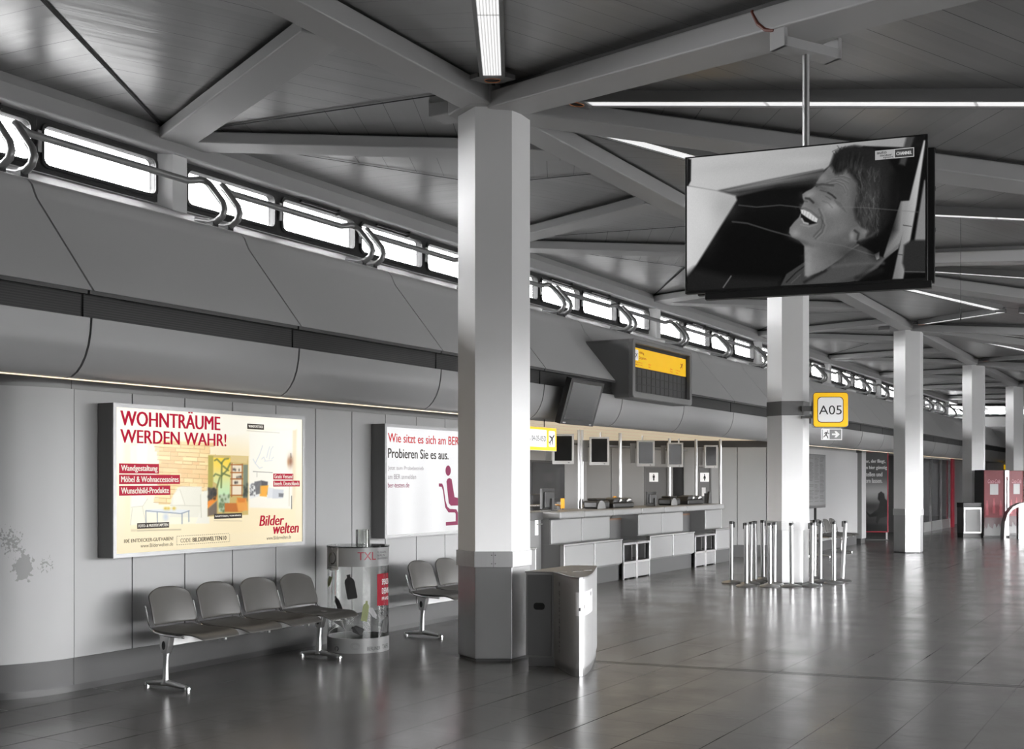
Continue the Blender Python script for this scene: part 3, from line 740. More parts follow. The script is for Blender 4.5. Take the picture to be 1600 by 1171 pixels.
# ================================================================== HANGING SCREEN
zl, zr = 7.55, 7.04
A = Vector(at_depth(1072.1, 455, zl)); Bv = Vector(at_depth(1447.5, 437, zr))
dv = Bv-A; TW = math.hypot(dv.x, dv.y); rzT = math.atan2(dv.y, dv.x); TH = .853; ZB = 2.803
MTV = picture_mat('screen_picture', 1.0, .12)
tv = thing('television', 'big flat screen showing a laughing man in a car, facing the check-in hall', 'television', (A.x, A.y, ZB), rzT)
MB().plate(rect(-.008, TW+.008, -.012, TH+.008), -.002, .05).obj('casing', M_BLACK, tv, bevel=.004)
MB().box(.12, TW+.03, .0, .06, -.055, -.012).obj('bottom_rail', M_BLACK, tv, bevel=.003)
P = Paint(480, 270, [(52, 184), (1504, 60), (1504, 918), (52, 990)])
P.c[:] = 13
g = lambda a, bb, x0, x1: (lambda x, y: np.repeat((a+(bb-a)*np.clip((x-x0)/(x1-x0), 0, 1))[..., None], 3, 2))
P.poly([(40, 170), (1410, 50), (1380, 130), (1130, 120), (930, 230), (890, 262), (620, 318), (240, 382), (40, 345)], g(192, 150, 60, 1300), 5)
P.blob(350, 235, 260, 30, 172, .5, -.1); P.blob(800, 205, 200, 25, 190, .4)
P.poly([(240, 380), (890, 262), (900, 330), (620, 350), (360, 410)], g(150, 75, 240, 900), 12)
P.poly([(260, 392), (900, 300), (900, 345), (560, 372), (370, 410)], 40, 14, .85)
P.line([(240, 384), (560, 318), (880, 258)], 9, 60, .6, 5)
P.poly([(40, 345), (230, 378), (350, 412), (358, 440), (110, 830), (60, 900), (40, 905)], g(205, 170, 60, 330), 7)
P.blob(270, 480, 80, 70, 150, .35); P.blob(150, 560, 70, 140, 215, .4)
P.poly([(40, 890), (100, 850), (300, 900), (620, 920), (620, 985), (40, 1000)], 30, 25)
P.poly([(52, 180), (78, 190), (76, 320), (60, 350), (50, 350)], 25, 4)
P.line([(322, 900), (275, 968)], 8, 110, .8)
P.line([(370, 470), (480, 483), (620, 472), (760, 488)], 7, 75, .8, 3); P.line([(330, 570), (420, 580), (560, 625), (690, 662)], 9, 70, .8, 3)
# seat, belts on the right
P.poly([(1250, 790), (1355, 455), (1412, 452), (1385, 600), (1340, 740), (1260, 800)], g(105, 150, 1250, 1410), 4)
P.poly([(1495, 90), (1505, 90), (1450, 480), (1400, 760), (1370, 925), (1305, 925), (1345, 740), (1400, 480)], g(120, 190, 1330, 1480), 5)
P.poly([(1498, 330), (1508, 330), (1508, 720), (1435, 720), (1460, 560)], 128, 6)
P.line([(1370, 600), (1420, 608)], 4, 40); P.line([(1335, 775), (1365, 780)], 4, 40)
P.poly([(1375, 720), (1420, 690), (1508, 690), (1508, 885), (1385, 890), (1365, 830)], 42, 8); P.line([(1380, 880), (1508, 884)], 4, 95)
P.poly([(1390, 66), (1440, 64), (1380, 240), (1345, 230)], 62, 8)
# jacket
P.poly([(625, 960), (660, 890), (775, 815), (1060, 690), (1200, 770), (1260, 800), (1215, 860), (1080, 935), (900, 965)], 62, 4)
P.poly([(790, 945), (900, 880), (1100, 740), (1210, 790), (1100, 900), (940, 950)], 74, 10)
P.line([(1090, 930), (1190, 860), (1345, 720)], 14, 95, .7, 6); P.line([(940, 845), (1090, 830), (1250, 828)], 18, 92, .55, 8)
P.line([(660, 940), (720, 880), (775, 840)], 8, 35); P.line([(690, 945), (745, 895)], 6, 95, .6)
P.line([(1090, 920), (1240, 870)], 30, 28, .7, 10); P.poly([(1195, 775), (1225, 760), (1225, 800), (1210, 808)], 150, 3)
P.line([(770, 940), (830, 905), (900, 870)], 16, 30, .8, 6); P.line([(880, 870), (1010, 770), (1100, 715)], 7, 120, .6, 3)
# dark hair behind, then the laughing face in profile
P.poly([(925, 235), (955, 165), (1010, 130), (1075, 118), (1180, 135), (1270, 190), (1335, 300), (1340, 430), (1300, 560), (1230, 640), (1110, 720), (1050, 640), (1060, 500), (1100, 380), (1100, 300), (1000, 280), (950, 280)], 24, 10)
face = [(932, 232), (1000, 215), (1090, 270), (1120, 360), (1120, 470), (1110, 560), (1110, 640), (1085, 705), (1000, 790), (930, 840), (860, 880), (790, 905), (775, 900), (772, 800), (770, 722), (740, 690), (695, 668), (677, 640), (680, 610), (705, 578), (735, 548), (748, 520), (745, 500), (757, 478), (768, 452), (759, 428), (757, 408), (778, 392), (812, 376), (835, 358), (842, 338), (868, 300), (905, 258)]
P.poly(face, g(116, 88, 760, 1150), 4)
P.poly([(772, 722), (900, 740), (1085, 700), (1000, 790), (900, 850), (790, 905), (773, 900)], g(132, 66, 785, 1080), 9)
for cx, cy, rx, ry, c_, al, ro in ((1000, 690, 150, 60, 80, .6, -.5), (1040, 770, 60, 30, 56, .6, 0), (925, 495, 95, 46, 148, .55, .3), (940, 480, 40, 20, 168, .45, .2), (985, 255, 75, 34, 122, .6, .3), (800, 412, 34, 18, 150, .7, -.4),
        (718, 640, 34, 24, 158, .7, -.3), (1010, 350, 60, 40, 112, .5, .4), (878, 312, 26, 20, 138, .6, -.6), (1060, 560, 60, 90, 92, .6, 0), (835, 468, 40, 24, 90, .6, .3), (765, 482, 24, 12, 128, .6, .5), (985, 600, 70, 60, 116, .5, 0),
        (795, 830, 16, 60, 146, .6, 0), (872, 372, 46, 16, 78, .7, .3), (790, 640, 70, 26, 104, .6, .2), (745, 692, 60, 14, 62, .6, .35), (880, 600, 40, 60, 98, .5, -.3), (1075, 430, 30, 90, 76, .6, 0), (1030, 420, 30, 60, 120, .4, 0), (950, 640, 70, 30, 124, .4, -.4)):
    P.blob(cx, cy, rx, ry, c_, al, ro)
# stubble and skin grain
for k in range(420):
    x0, y0 = random.uniform(690, 1060), random.uniform(250, 880)
    P.blob(x0, y0, random.uniform(6, 16), random.uniform(5, 12), random.choice((70, 84, 100, 122, 138)), .10) if k % 3 == 0 and 700+abs(y0-560)*.25 < x0 else None
# mouth with teeth
P.poly([(750, 496), (790, 510), (852, 560), (846, 584), (800, 592), (760, 576), (748, 545)], 20, 4)
P.poly([(748, 500), (765, 500), (800, 516), (852, 558), (846, 580), (820, 570), (785, 548), (752, 524)], 200, 3)
for x in (764, 780, 797, 814, 830): P.line([(x+3, 500+(x-764)*.7), (x-4, 534+(x-764)*.56)], 3, 112, .55, 2)
P.line([(754, 556), (766, 578), (792, 586)], 10, 178, .85, 3); P.line([(744, 494), (775, 492), (815, 512), (858, 552)], 8, 84, .7, 4)
P.line([(748, 592), (800, 604), (848, 588)], 8, 146, .5, 4)
for pts in ([(858, 498), (884, 556), (872, 615), (826, 664)], [(870, 548), (892, 595), (876, 640), (838, 676)]): P.line(pts, 8, 62, .6, 5); P.line([(x+12, y+2) for x, y in pts], 7, 138, .4, 5)
P.line([(778, 432), (800, 436), (824, 458)], 13, 36, .8, 5); P.line([(768, 448), (786, 452)], 8, 60, .6, 4)
P.line([(836, 346), (852, 352), (880, 348), (944, 356)], 11, 46, .75, 6); P.line([(835, 352), (845, 362)], 9, 50, .7, 4)
P.line([(914, 400), (938, 414), (960, 434)], 10, 34, .85, 4); P.line([(866, 384), (905, 396), (930, 408)], 6, 58, .7, 3); P.line([(900, 420), (930, 440)], 6, 70, .6, 3)
for pts in ([(905, 332), (960, 322), (1010, 340), (1035, 380), (1030, 410)], [(920, 345), (970, 338), (1005, 358), (1018, 392)], [(935, 318), (990, 310), (1040, 336)], [(960, 300), (1010, 296), (1050, 312)]):
    P.line(pts, 4, 138, .45, 3); P.line([(x, y+7) for x, y in pts], 4, 64, .5, 3)
for k in range(7): P.line([(952+6*k, 444+3*k), (972+9*k, 474+8*k)], 4, 70, .4, 3)
P.line([(880, 450), (915, 462), (940, 490)], 6, 82, .5, 4)
# hair over the temple, forehead locks
P.poly([(930, 238), (950, 172), (1005, 132), (1075, 118), (1180, 135), (1270, 190), (1335, 300), (1340, 430), (1300, 560), (1236, 640), (1190, 668), (1140, 612), (1085, 566), (1072, 505), (1100, 430), (1096, 345), (1062, 305), (1024, 262), (1000, 282), (962, 290), (948, 262)], 30, 14)
P.blob(1170, 430, 62, 150, 70, .75, .12); P.blob(1150, 560, 46, 66, 78, .6, 0); P.blob(1085, 250, 50, 26, 84, .55, .3); P.blob(1210, 330, 40, 120, 44, .6, .1)
for k in range(230):
    x0, y0 = random.uniform(1085, 1265), random.uniform(230, 620); L_ = random.uniform(34, 80); a_ = 1.25+.5*(x0-1085)/180+random.uniform(-.35, .35)
    x1, y1 = x0+L_*math.cos(a_), y0+L_*math.sin(a_); xm, ym = (x0+x1)/2+random.uniform(-9, 9), (y0+y1)/2
    P.line([(x0, y0), (xm, ym), (x1, y1)], random.uniform(3, 5), random.choice((22, 34, 46, 60, 76, 96, 112)) if x0 < 1225 else random.choice((16, 24, 36)), .38, 3)
for k in range(30):
    x0, y0 = random.uniform(960, 1130), random.uniform(140, 215); P.line([(x0, y0), (x0-10, y0+40), (x0-random.uniform(5, 30), y0+85)], 6, random.choice((18, 28, 44, 58)), .5, 4)
for k in range(14):
    x0 = 960+random.uniform(-20, 90); P.line([(x0, 190+random.uniform(-20, 20)), (x0-18, 150), (x0-10+random.uniform(-40, 70), 122+random.uniform(-6, 16))], 4, 30, .6, 3)
# ear
P.poly([(1040, 655), (1062, 612), (1100, 600), (1150, 632), (1140, 676), (1078, 698), (1046, 692)], 100, 6); P.blob(1060, 660, 15, 26, 152, .65); P.line([(1076, 630), (1100, 648), (1092, 684)], 13, 42, .75, 5); P.blob(1140, 640, 26, 20, 132, .5); P.line([(1110, 690), (1180, 660), (1215, 630)], 12, 90, .5, 7)
P.line([(1330, 300), (1300, 620), (1200, 760)], 60, 14, .8, 24); P.line([(980, 486), (1140, 492), (1460, 522)], 5, 110, .5, 2.5); P.line([(820, 690), (1000, 720), (1190, 780)], 5, 120, .4, 3)
gr = np.random.RandomState(2).normal(0, 2.2, P.c.shape[:2]); P.c += gr[..., None]
P.mesh('picture', TW-.012, TH-.006, -.0035, MTV, tv).location = (.006, 0, .004)
def on_tv(x, y): u, v = P.uv(x, y); return .006+u*(TW-.012), .004+v*(TH-.006)
a, c = on_tv(1200, 206), on_tv(1436, 131); mx_ = on_tv(1320, 195)[0]
lg = MB().plate(rect(a[0], mx_, a[1], c[1]), -.0050, -.0042).obj('channel_logo', emis('logo_grey', (165, 165, 165)), tv)
ring(rect(mx_-.004, c[0], a[1], c[1]), rect(mx_, c[0]-.004, a[1]+.004, c[1]-.004), -.005, -.0042).obj('logo_frame', emis('logo_light', (190, 190, 190)), lg)
MB().plate(rect(mx_, c[0]-.004, a[1]+.004, c[1]-.004), -.0046, -.0042).obj('logo_field', emis('logo_dark', (60, 60, 60)), lg)
hh_ = c[1]-a[1]
m = text_mb('auto', a[0]+.01, a[0]+.066, a[1]+hh_*.60, hh_*.28, .02, y=-.0056); text_mb('motor', a[0]+.028, a[0]+.098, a[1]+hh_*.32, hh_*.22, .02, y=-.0056, mb=m); text_mb('sport', a[0]+.046, a[0]+.104, a[1]+hh_*.05, hh_*.22, .02, y=-.0056, mb=m)
m.obj('lettering', emis('logo_ink', (30, 30, 30)), lg)
text_mb('CHANNEL', mx_+.008, c[0]-.012, a[1]+hh_*.3, hh_*.36, .04, y=-.0056).obj('lettering', emis('logo_light', (190, 190, 190)), lg)
tv2 = thing('television', 'second flat screen hung back to back behind the laughing man screen', 'television', (A.x, A.y, ZB), rzT)
MB().box(.05, TW+.045, .115, .17, -.01, TH-.045).obj('casing', M_BLACK, tv2, bevel=.004)
MB().plate(rect(.06, TW+.035, 0, TH-.055), .1705, .172).obj('screen', M_SCREEN, tv2)
MB().box(TW+.0445, TW+.047, .118, .167, .0, TH-.055).obj('side_rim', M_GREYP, tv2)
for zz in (.06, .3, .55, .78): MB().box(TW+.046, TW+.049, .130, .150, zz, zz+.025).obj('side_slot', M_BLACK, tv2)
# mount
dT = dv.normalized(); nT = Vector((-dT.y, dT.x, 0)).normalized()
zp = 7.28
for _ in range(6):                           # stand the pole in the gap between the two screens
    q = Vector(at_depth(1259.3, 90, zp)); off = (q-A).dot(nT)-.0825; zp -= off*.9*(1 if nT.dot(Vector((-SI, CO, 0))) > 0 else -1)
mp = Vector(at_depth(1259.3, 90, zp))
mt = thing('screen_mount', 'white ceiling box with steel drop pole carrying the two flat screens', 'screen mount', (mp.x, mp.y, 4.25), math.radians(60))
MB().tube([(0, 0, -1.1), (0, 0, .02)], .022, 14).obj('pole', M_ALU, mt, smooth=True)
MB().box(-.235, .235, -.065, .065, .0, .06).obj('tray', M_PAINT, mt, bevel=.003)
MB().box(-.24, -.212, -.065, .065, .0, .235).obj('bracket', M_PAINT, mt, bevel=.003)
MB().box(.212, .24, -.065, .065, .0, .13).obj('bracket', M_PAINT, mt, bevel=.003)
MB().tube([(-.235, .03, .12), (-.25, .09, .14), (-.252, .16, .20), (-.245, .22, .30)], .012, 8).obj('cable', M_CABLE, mt, smooth=True)
# thin drop wire
wx, wy, _ = at_depth(1501, 470, 13.0); zt = Zi(-wx)+CR
wi = thing('pendant_wire', 'thin wire with small black pendant hanging from the ceiling', 'wire', (wx, wy, 3.36), 0)
MB().tube([(0, 0, .12), (0, 0, zt-3.36)], .002, 6).obj('wire', M_BLACK, wi); MB().tube([(0, 0, 0), (0, 0, .13)], .007, 8).obj('pendant', M_BLACK, wi)
#@@PART4
# ================================================================== LIT POSTERS
def lightbox(name, label, s0, s1, z0, z1):
    o = thing(name, label, 'poster', (-7.16, s0, z0), R90); W, Hh = s1-s0, z1-z0
    MB().box(0, W, .004, .165, 0, Hh).obj('case', M_GREYP, o, bevel=.003)
    ring(rect(0, W, 0, Hh), rect(.032, W-.032, .032, Hh-.032), -.008, .006).obj('frame', mat('lightbox_frame', .30, .35, metal=.4), o)
    return o, W, Hh
p1, W1, H1 = lightbox('lightbox_poster', 'lit home decor poster with red heading WOHNTRÄUME WERDEN WAHR above the four seats', 6.30, 8.545, 1.003, 2.195)
def px_crop(X, Y, Z, ox, oy, sc): x, y = proj(X, Y, Z); return ((x-ox)*sc, (y-oy)*sc)
def corners(s0, s1, z0, z1, ox, oy, sc): return [px_crop(-7.16, s, z, ox, oy, sc) for s, z in ((s0, z1), (s1, z1), (s1, z0), (s0, z0))]
mg = .032
P = Paint(460, 244, corners(6.30+mg, 8.545-mg, 1.003+mg, 2.195-mg, 150, 620, 4.503))
yy = (P.y-100)/1000.; xx = (P.x-130)/1320.
P.c[:] = np.stack([251-5*yy+0*xx, 243-14*yy, 224-34*yy], 2)
P.poly([(195, 330), (445, 320), (445, 300), (800, 300), (1060, 260), (1062, 215), (1410, 235), (1400, 950), (200, 985)], (249, 232, 192), 14, .75)
P.poly([(600, 60), (1455, 158), (1455, 400), (800, 300)], (250, 247, 236), 60, .7)
P.poly([(240, 345), (445, 335), (445, 740), (600, 700), (800, 640), (797, 893), (240, 905)], (247, 240, 215), 4)
P.poly([(290, 300), (360, 300), (355, 480), (290, 480)], (250, 246, 228), 8)
# stone wall
st = [(445, 312), (802, 334), (795, 640), (560, 640), (520, 760), (440, 760)]
P.poly(st, (240, 208, 146), 3)
sl = P.win(st, 6); a_ins = np.clip(.5-P.sdf(st, sl)/6, 0, 1)
rs_ = np.random.RandomState(3); y0 = 305.
while y0 < 765:
    hgt = rs_.uniform(20, 34); x0 = 440+rs_.uniform(-40, 0)
    while x0 < 805:
        wd = rs_.uniform(45, 120); sh = rs_.uniform(-26, 16)
        q = [(x0+3, y0+(x0-440)*.05+3), (x0+wd-3, y0+(x0+wd-440)*.05+2), (x0+wd-3, y0+hgt+(x0+wd-440)*.05-3), (x0+3, y0+hgt+(x0-440)*.05-4)]
        cx, cy = x0+wd/2, y0+hgt/2
        if 440 < cx < 800 and (cy < 645 or cx < 540) and cy < 760:
            P.poly(q, (246+sh*.3, 216+sh, 155+sh), 4, .9)
            P.line([(q[3][0], q[3][1]+2), (q[2][0], q[2][1]+2)], rs_.uniform(2, 5), (168, 118, 62), .75, 2)
            if rs_.rand() < .6: P.line([(q[1][0]+2, q[1][1]), (q[2][0]+2, q[2][1])], 3, (176, 130, 74), .6, 2)
        x0 += wd
    y0 += hgt
# sofa, table, chair
P.poly([(575, 640), (600, 632), (742, 634), (748, 770), (740, 850), (520, 850), (530, 720)], (232, 229, 212), 5)
P.poly([(740, 700), (760, 665), (790, 660), (797, 893), (700, 893), (735, 800)], (238, 235, 220), 5)
P.line([(520, 765), (735, 770)], 5, (196, 192, 172), .8); P.line([(735, 690), (740, 850)], 5, (196, 192, 172), .8); P.poly([(545, 690), (590, 655), (625, 760), (540, 765)], (240, 236, 220), 4); P.line([(590, 655), (625, 760)], 4, (190, 186, 165), .7)
P.poly([(250, 700), (330, 690), (362, 720), (330, 770), (245, 780)], (246, 242, 226), 4); P.line([(245, 780), (330, 770), (362, 720)], 4, (200, 196, 178)); P.line([(255, 785), (242, 905)], 4, (200, 196, 178)); P.line([(325, 775), (350, 890)], 4, (200, 196, 178))
P.poly([(350, 795), (480, 790), (655, 800), (600, 824), (360, 815)], (222, 226, 228), 3)
for pts in ([(350, 806), (352, 905)], [(430, 815), (432, 895)], [(605, 820), (605, 895)], [(652, 806), (653, 880)], [(350, 804), (600, 824), (655, 804)]): P.line(pts, 7, (132, 144, 160), 1)
P.blob(490, 848, 22, 30, (165, 185, 215), .6)
for x in (488, 510, 548): P.blob(x, 788, 12, 11, (212, 178, 40), 1)
# plant screen picture
P.poly([(790, 410), (1072, 420), (1070, 832), (785, 845)], (205, 180, 110), 3)
P.poly([(945, 415), (1072, 420), (1060, 470), (945, 462)], (222, 198, 138), 4); P.poly([(790, 415), (825, 418), (820, 640), (788, 650)], (172, 160, 60), 4)
P.poly([(826, 430), (945, 434), (938, 812), (862, 812), (858, 620), (826, 600)], lambda x, y: np.stack([226-30*np.sin(y/90), 222-6*np.sin(y/60), 110+70*np.cos(y/110)], 2), 3)
for pts in ([(880, 470), (850, 440), (835, 450)], [(880, 470), (905, 440), (930, 437)], [(880, 560), (840, 545), (828, 560)], [(880, 560), (920, 520), (944, 470)], [(890, 540), (940, 560)], [(885, 470), (880, 640)], [(870, 570), (850, 640)], [(895, 490), (930, 520)]): P.line(pts, 11, (96, 112, 60), .85, 4)
P.poly([(868, 690), (938, 690), (938, 812), (865, 812)], (190, 205, 175), 4)
for k in range(26): P.blob(rs_.uniform(868, 936), rs_.uniform(690, 808), 7, 10, (96, 118, 78), .8)
P.poly([(950, 470), (1030, 480), (1030, 700), (950, 700)], (238, 224, 198), 3)
for y in (480, 535, 580, 625, 695): P.line([(948, y), (1032, y)], 9, (172, 104, 40), 1)
P.line([(956, 470), (954, 705)], 7, (160, 95, 40)); P.line([(1028, 475), (1026, 700)], 7, (160, 95, 40))
for y in (520, 570, 610):
    for k in range(4): P.blob(965+rs_.uniform(0, 55), y-rs_.uniform(0, 8), 5, 9, (70, 62, 58), .9)
P.poly([(1035, 480), (1068, 480), (1066, 730), (1035, 720)], (122, 132, 112), 4)
for k in range(12): P.blob(rs_.uniform(1040, 1064), rs_.uniform(600, 730), 8, 14, (52, 60, 52), .8)
P.poly([(905, 750), (1000, 750), (1030, 812), (905, 812)], (196, 112, 44), 4); P.poly([(985, 730), (1060, 715), (1068, 800), (1000, 812)], (235, 160, 70), 6); P.poly([(990, 712), (1055, 715), (1045, 745), (1000, 745)], (222, 130, 48), 5)
P.poly([(788, 640), (850, 650), (850, 690), (788, 760)], (70, 60, 48), 6); P.poly([(786, 740), (850, 690), (850, 730), (786, 790)], (240, 140, 30), 4); P.poly([(786, 790), (850, 735), (850, 830), (786, 842)], (110, 95, 80), 6)
for k in range(16): P.blob(rs_.uniform(790, 845), rs_.uniform(640, 720), 7, 10, (36, 36, 34), .8)
# bedroom picture
P.poly([(1078, 250), (1412, 232), (1402, 600), (1378, 790), (1078, 782)], (246, 243, 232), 6, .9); P.poly([(1384, 240), (1412, 232), (1402, 700), (1380, 790)], (238, 222, 188), 6)
for pts in ([(1172, 345), (1150, 410), (1120, 470), (1105, 440)], [(1120, 470), (1150, 505), (1170, 498)], [(1165, 440), (1180, 425), (1190, 450)], [(1200, 430), (1212, 380), (1222, 352)], [(1218, 440), (1232, 370), (1246, 352)], [(1235, 440), (1250, 425)], [(1185, 455), (1240, 450)]): P.line(pts, 5, (205, 210, 216), .9, 2)
P.line([(1105, 528), (1240, 535)], 4, (110, 108, 104)); P.line([(1132, 535), (1132, 565)], 3, (150, 148, 140))
P.poly([(1075, 620), (1130, 600), (1150, 700), (1085, 720)], (232, 232, 228), 4)
for q, c_ in (([(1115, 600), (1160, 592), (1165, 680), (1125, 690)], (96, 96, 98)), ([(1160, 590), (1208, 600), (1205, 690), (1160, 680)], (72, 72, 76)), ([(1155, 628), (1212, 625), (1200, 705), (1152, 700)], (245, 170, 26)), ([(1212, 640), (1250, 645), (1245, 712), (1205, 715)], (222, 224, 226)), ([(1245, 650), (1320, 655), (1315, 715), (1240, 718)], (205, 208, 212))): P.poly(q, c_, 4)
for k in range(8): P.line([(1118+k*6, 605), (1126+k*5, 685)], 2, (150, 150, 150), .6, 1)
for k in range(30): P.blob(rs_.uniform(1085, 1120), rs_.uniform(605, 705), 5, 6, (90, 90, 92), .7)
P.poly([(1285, 680), (1320, 682), (1316, 708), (1285, 706)], (110, 112, 116), 3)
P.blob(1368, 455, 17, 40, (140, 82, 40), 1); P.line([(1370, 400), (1372, 430)], 5, (60, 40, 25)); P.blob(1352, 460, 6, 26, (176, 118, 66), .8)
P.line([(1376, 700), (1376, 790)], 5, (70, 66, 60)); P.line([(1360, 600), (1358, 770)], 3, (190, 180, 150))
P.poly([(245, 935), (600, 932), (598, 942), (245, 950)], (190, 175, 140), 3, .5); P.line([(290, 946), (595, 936)], 5, (150, 140, 118), .5, 2); P.line([(1062, 240), (1290, 256)], 5, (170, 165, 150), .5, 2); P.line([(830, 874), (1025, 876)], 5, (160, 150, 128), .5, 2)
P.mesh('print', W1-2*mg, H1-2*mg, 0, picture_mat('poster_print', 1.0, .22), p1).location = (mg, -.001, mg)
def on_p1(x, y): u, v = P.uv(x, y); return mg+u*(W1-2*mg), mg+v*(H1-2*mg)
EM_RED, EM_WHITE, EM_DARK = emis('print_red', (186, 34, 62)), emis('print_white', (250, 244, 232)), emis('print_dark', (62, 56, 52))
def txt(par, on, s, L, T, Bt, R, m, y, bold=.0, shear=0., name='lettering'):
    a, a2 = on(L, Bt), on(L, T); c = on(R, (T+Bt)/2)
    return text_mb(s, a[0], c[0], a[1], a2[1]-a[1], bold, y=y, shear=shear).obj(name, m, par)
def box_(par, on, L, T, R, Bt, m, y, name):
    a, c = on(L, Bt), on(L, T); r = on(R, (T+Bt)/2)
    return MB().plate(rect(a[0], r[0], a[1], c[1]), y, y+.0006).obj(name, m, par)
txt(p1, on_p1, 'WOHNTRÄUME', 168, 72, 203, 873, EM_RED, -.004, .022)
txt(p1, on_p1, 'WERDEN WAHR!', 168, 228, 325, 915, EM_RED, -.004, .022)
for s_, T, Bt, R in (('Wandgestaltung', 470, 541, 441), ('Möbel & Wohnaccessoires', 549, 617, 589), ('Wunschbild-Produkte', 629, 698, 521)):
    bx = box_(p1, on_p1, 161, T, R, Bt, EM_RED, -.0025, 'red_label')
    txt(bx, on_p1, s_, 174, T+12, Bt-(6 if 'g' in s_ else 14), R-10, EM_WHITE, -.004, .02)
for s_, L, T, R, Bt in (('WANDTATTOOS', 1063, 190, 1180, 228), ('RAUMTEILER | VORHÄNGE', 830, 826, 1026, 862), ('FOTO- & MUSTERTAPETEN', 288, 892, 513, 932)):
    bx = box_(p1, on_p1, L, T, R, Bt, EM_DARK, -.0025, 'dark_label'); txt(bx, on_p1, s_, L+8, T+9, Bt-11, R-8, EM_WHITE, -.004, .03)
for s_, T, Bt, R in (('Gratis Versand', 548, 588, 1387), ('Innerh. Deutschlands', 598, 638, 1432)):
    bx = box_(p1, on_p1, 1246, T-6, R, Bt-4, EM_RED, -.0025, 'red_label'); txt(bx, on_p1, s_, 1252, T, Bt-12, R-6, EM_WHITE, -.004, .02)
txt(p1, on_p1, '10€ ENTDECKER-GUTHABEN!', 195, 1004, 1031, 541, EM_DARK, -.004, .014)
txt(p1, on_p1, 'www.Bilderwelten.de', 311, 1038, 1064, 540, EM_DARK, -.004, .0)
txt(p1, on_p1, 'CODE:', 592, 1000, 1028, 668, EM_DARK, -.004, .0); txt(p1, on_p1, 'BILDERWELTEN10', 677, 993, 1023, 915, EM_DARK, -.004, .03)
txt(p1, on_p1, 'www.Bilderwelten.de', 1198, 984, 1010, 1370, EM_DARK, -.004, .0)
txt(p1, on_p1, 'Bilder', 1146, 838, 912, 1322, EM_RED, -.004, .03, .2); txt(p1, on_p1, 'welten', 1243, 892, 968, 1425, EM_RED, -.004, .03, .2)
m = MB(); a, c = on_p1(565, 1046), on_p1(937, 968)
c = (c[0], on_p1(565, 985)[1])
for k in range(26):
    x = a[0]+(c[0]-a[0])*k/26; x2 = x+(c[0]-a[0])/26*.6
    m.plate(rect(x, x2, a[1], a[1]+.0035), -.004, -.0032).plate(rect(x, x2, c[1], c[1]+.0035), -.004, -.0032)
for k in range(6):
    z = a[1]+(c[1]-a[1])*k/6; z2 = z+(c[1]-a[1])/6*.6
    m.plate(rect(a[0], a[0]+.0035, z, z2), -.004, -.0032).plate(rect(c[0], c[0]+.0035, z, z2), -.004, -.0032)
m.obj('dashed_border', EM_DARK, p1)
# second poster
p2, W2, H2 = lightbox('lightbox_poster', 'lit white poster asking Wie sitzt es sich am BER with seated figure', 9.80, 12.04, 1.005, 2.18)
P2 = Paint(200, 60, corners(9.80+mg, 12.04-mg, 1.005+mg, 2.18-mg, 490, 640, 5.324))
lamp_streaks = 236+7*np.sin(P2.x/38.)*np.clip(P2.y/900, 0, 1); P2.c[:] = np.stack([lamp_streaks, lamp_streaks, lamp_streaks+1], 2)  # bright bands of the tubes behind, painted into the print
P2.mesh('print', W2-2*mg, H2-2*mg, 0, picture_mat('poster_print', 1.0, .22), p2).location = (mg, -.001, mg)
def on_p2(x, y):
    q = at_plane(490+x/5.324, 7.16, 640+y/5.324); return q[1]-9.80, q[2]-1.005
EM_RED2, EM_GREY, EM_PINK = emis('print_bright_red', (205, 40, 48)), emis('print_grey', (150, 140, 145)), emis('print_plum', (150, 60, 95))
a_ = on_p2(616, 272)[0]; rr_ = on_p2(1202, 260)[0]
txt(p2, on_p2, 'Wie sitzt es sich am BER', 616, 196, 272, 1206, EM_RED2, -.004, .012)
text_mb('an?', rr_+.05, rr_+.27, on_p2(616, 272)[1], .055, .012, y=-.004).obj('lettering', EM_RED2, p2)
txt(p2, on_p2, 'Probieren Sie es aus.', 616, 322, 404, 1120, EM_DARK, -.004, .016)
txt(p2, on_p2, 'Jetzt zum Probebetrieb', 616, 470, 512, 912, EM_GREY, -.004); txt(p2, on_p2, 'am BER anmelden', 616, 540, 580, 850, EM_GREY, -.004); txt(p2, on_p2, 'ber-testen.de', 616, 610, 652, 794, EM_PINK, -.004, .01)
fg = MB(); h0 = [on_p2(1117+22*math.cos(t_), 510+43*math.sin(t_)) for t_ in [2*PI*k/24 for k in range(24)]]
fg.plate(h0[::-1], -.004, -.0034)
def poly2(pts): fg.plate([on_p2(x, y) for x, y in pts][::-1], -.004, -.0034)
poly2([(1103, 600), (1112, 578), (1130, 572), (1146, 582), (1170, 730), (1245, 748), (1262, 765), (1330, 960), (1310, 972), (1225, 800), (1140, 802), (1122, 780)])
poly2([(1040, 616), (1068, 618), (1080, 650), (1095, 760), (1110, 810), (1130, 828), (1185, 832), (1198, 860), (1198, 962), (1098, 968), (1098, 938), (1180, 932), (1180, 870), (1172, 858), (1120, 858), (1092, 815), (1075, 680), (1064, 645), (1040, 642)])
fg.obj('seated_figure', EM_PINK, p2)

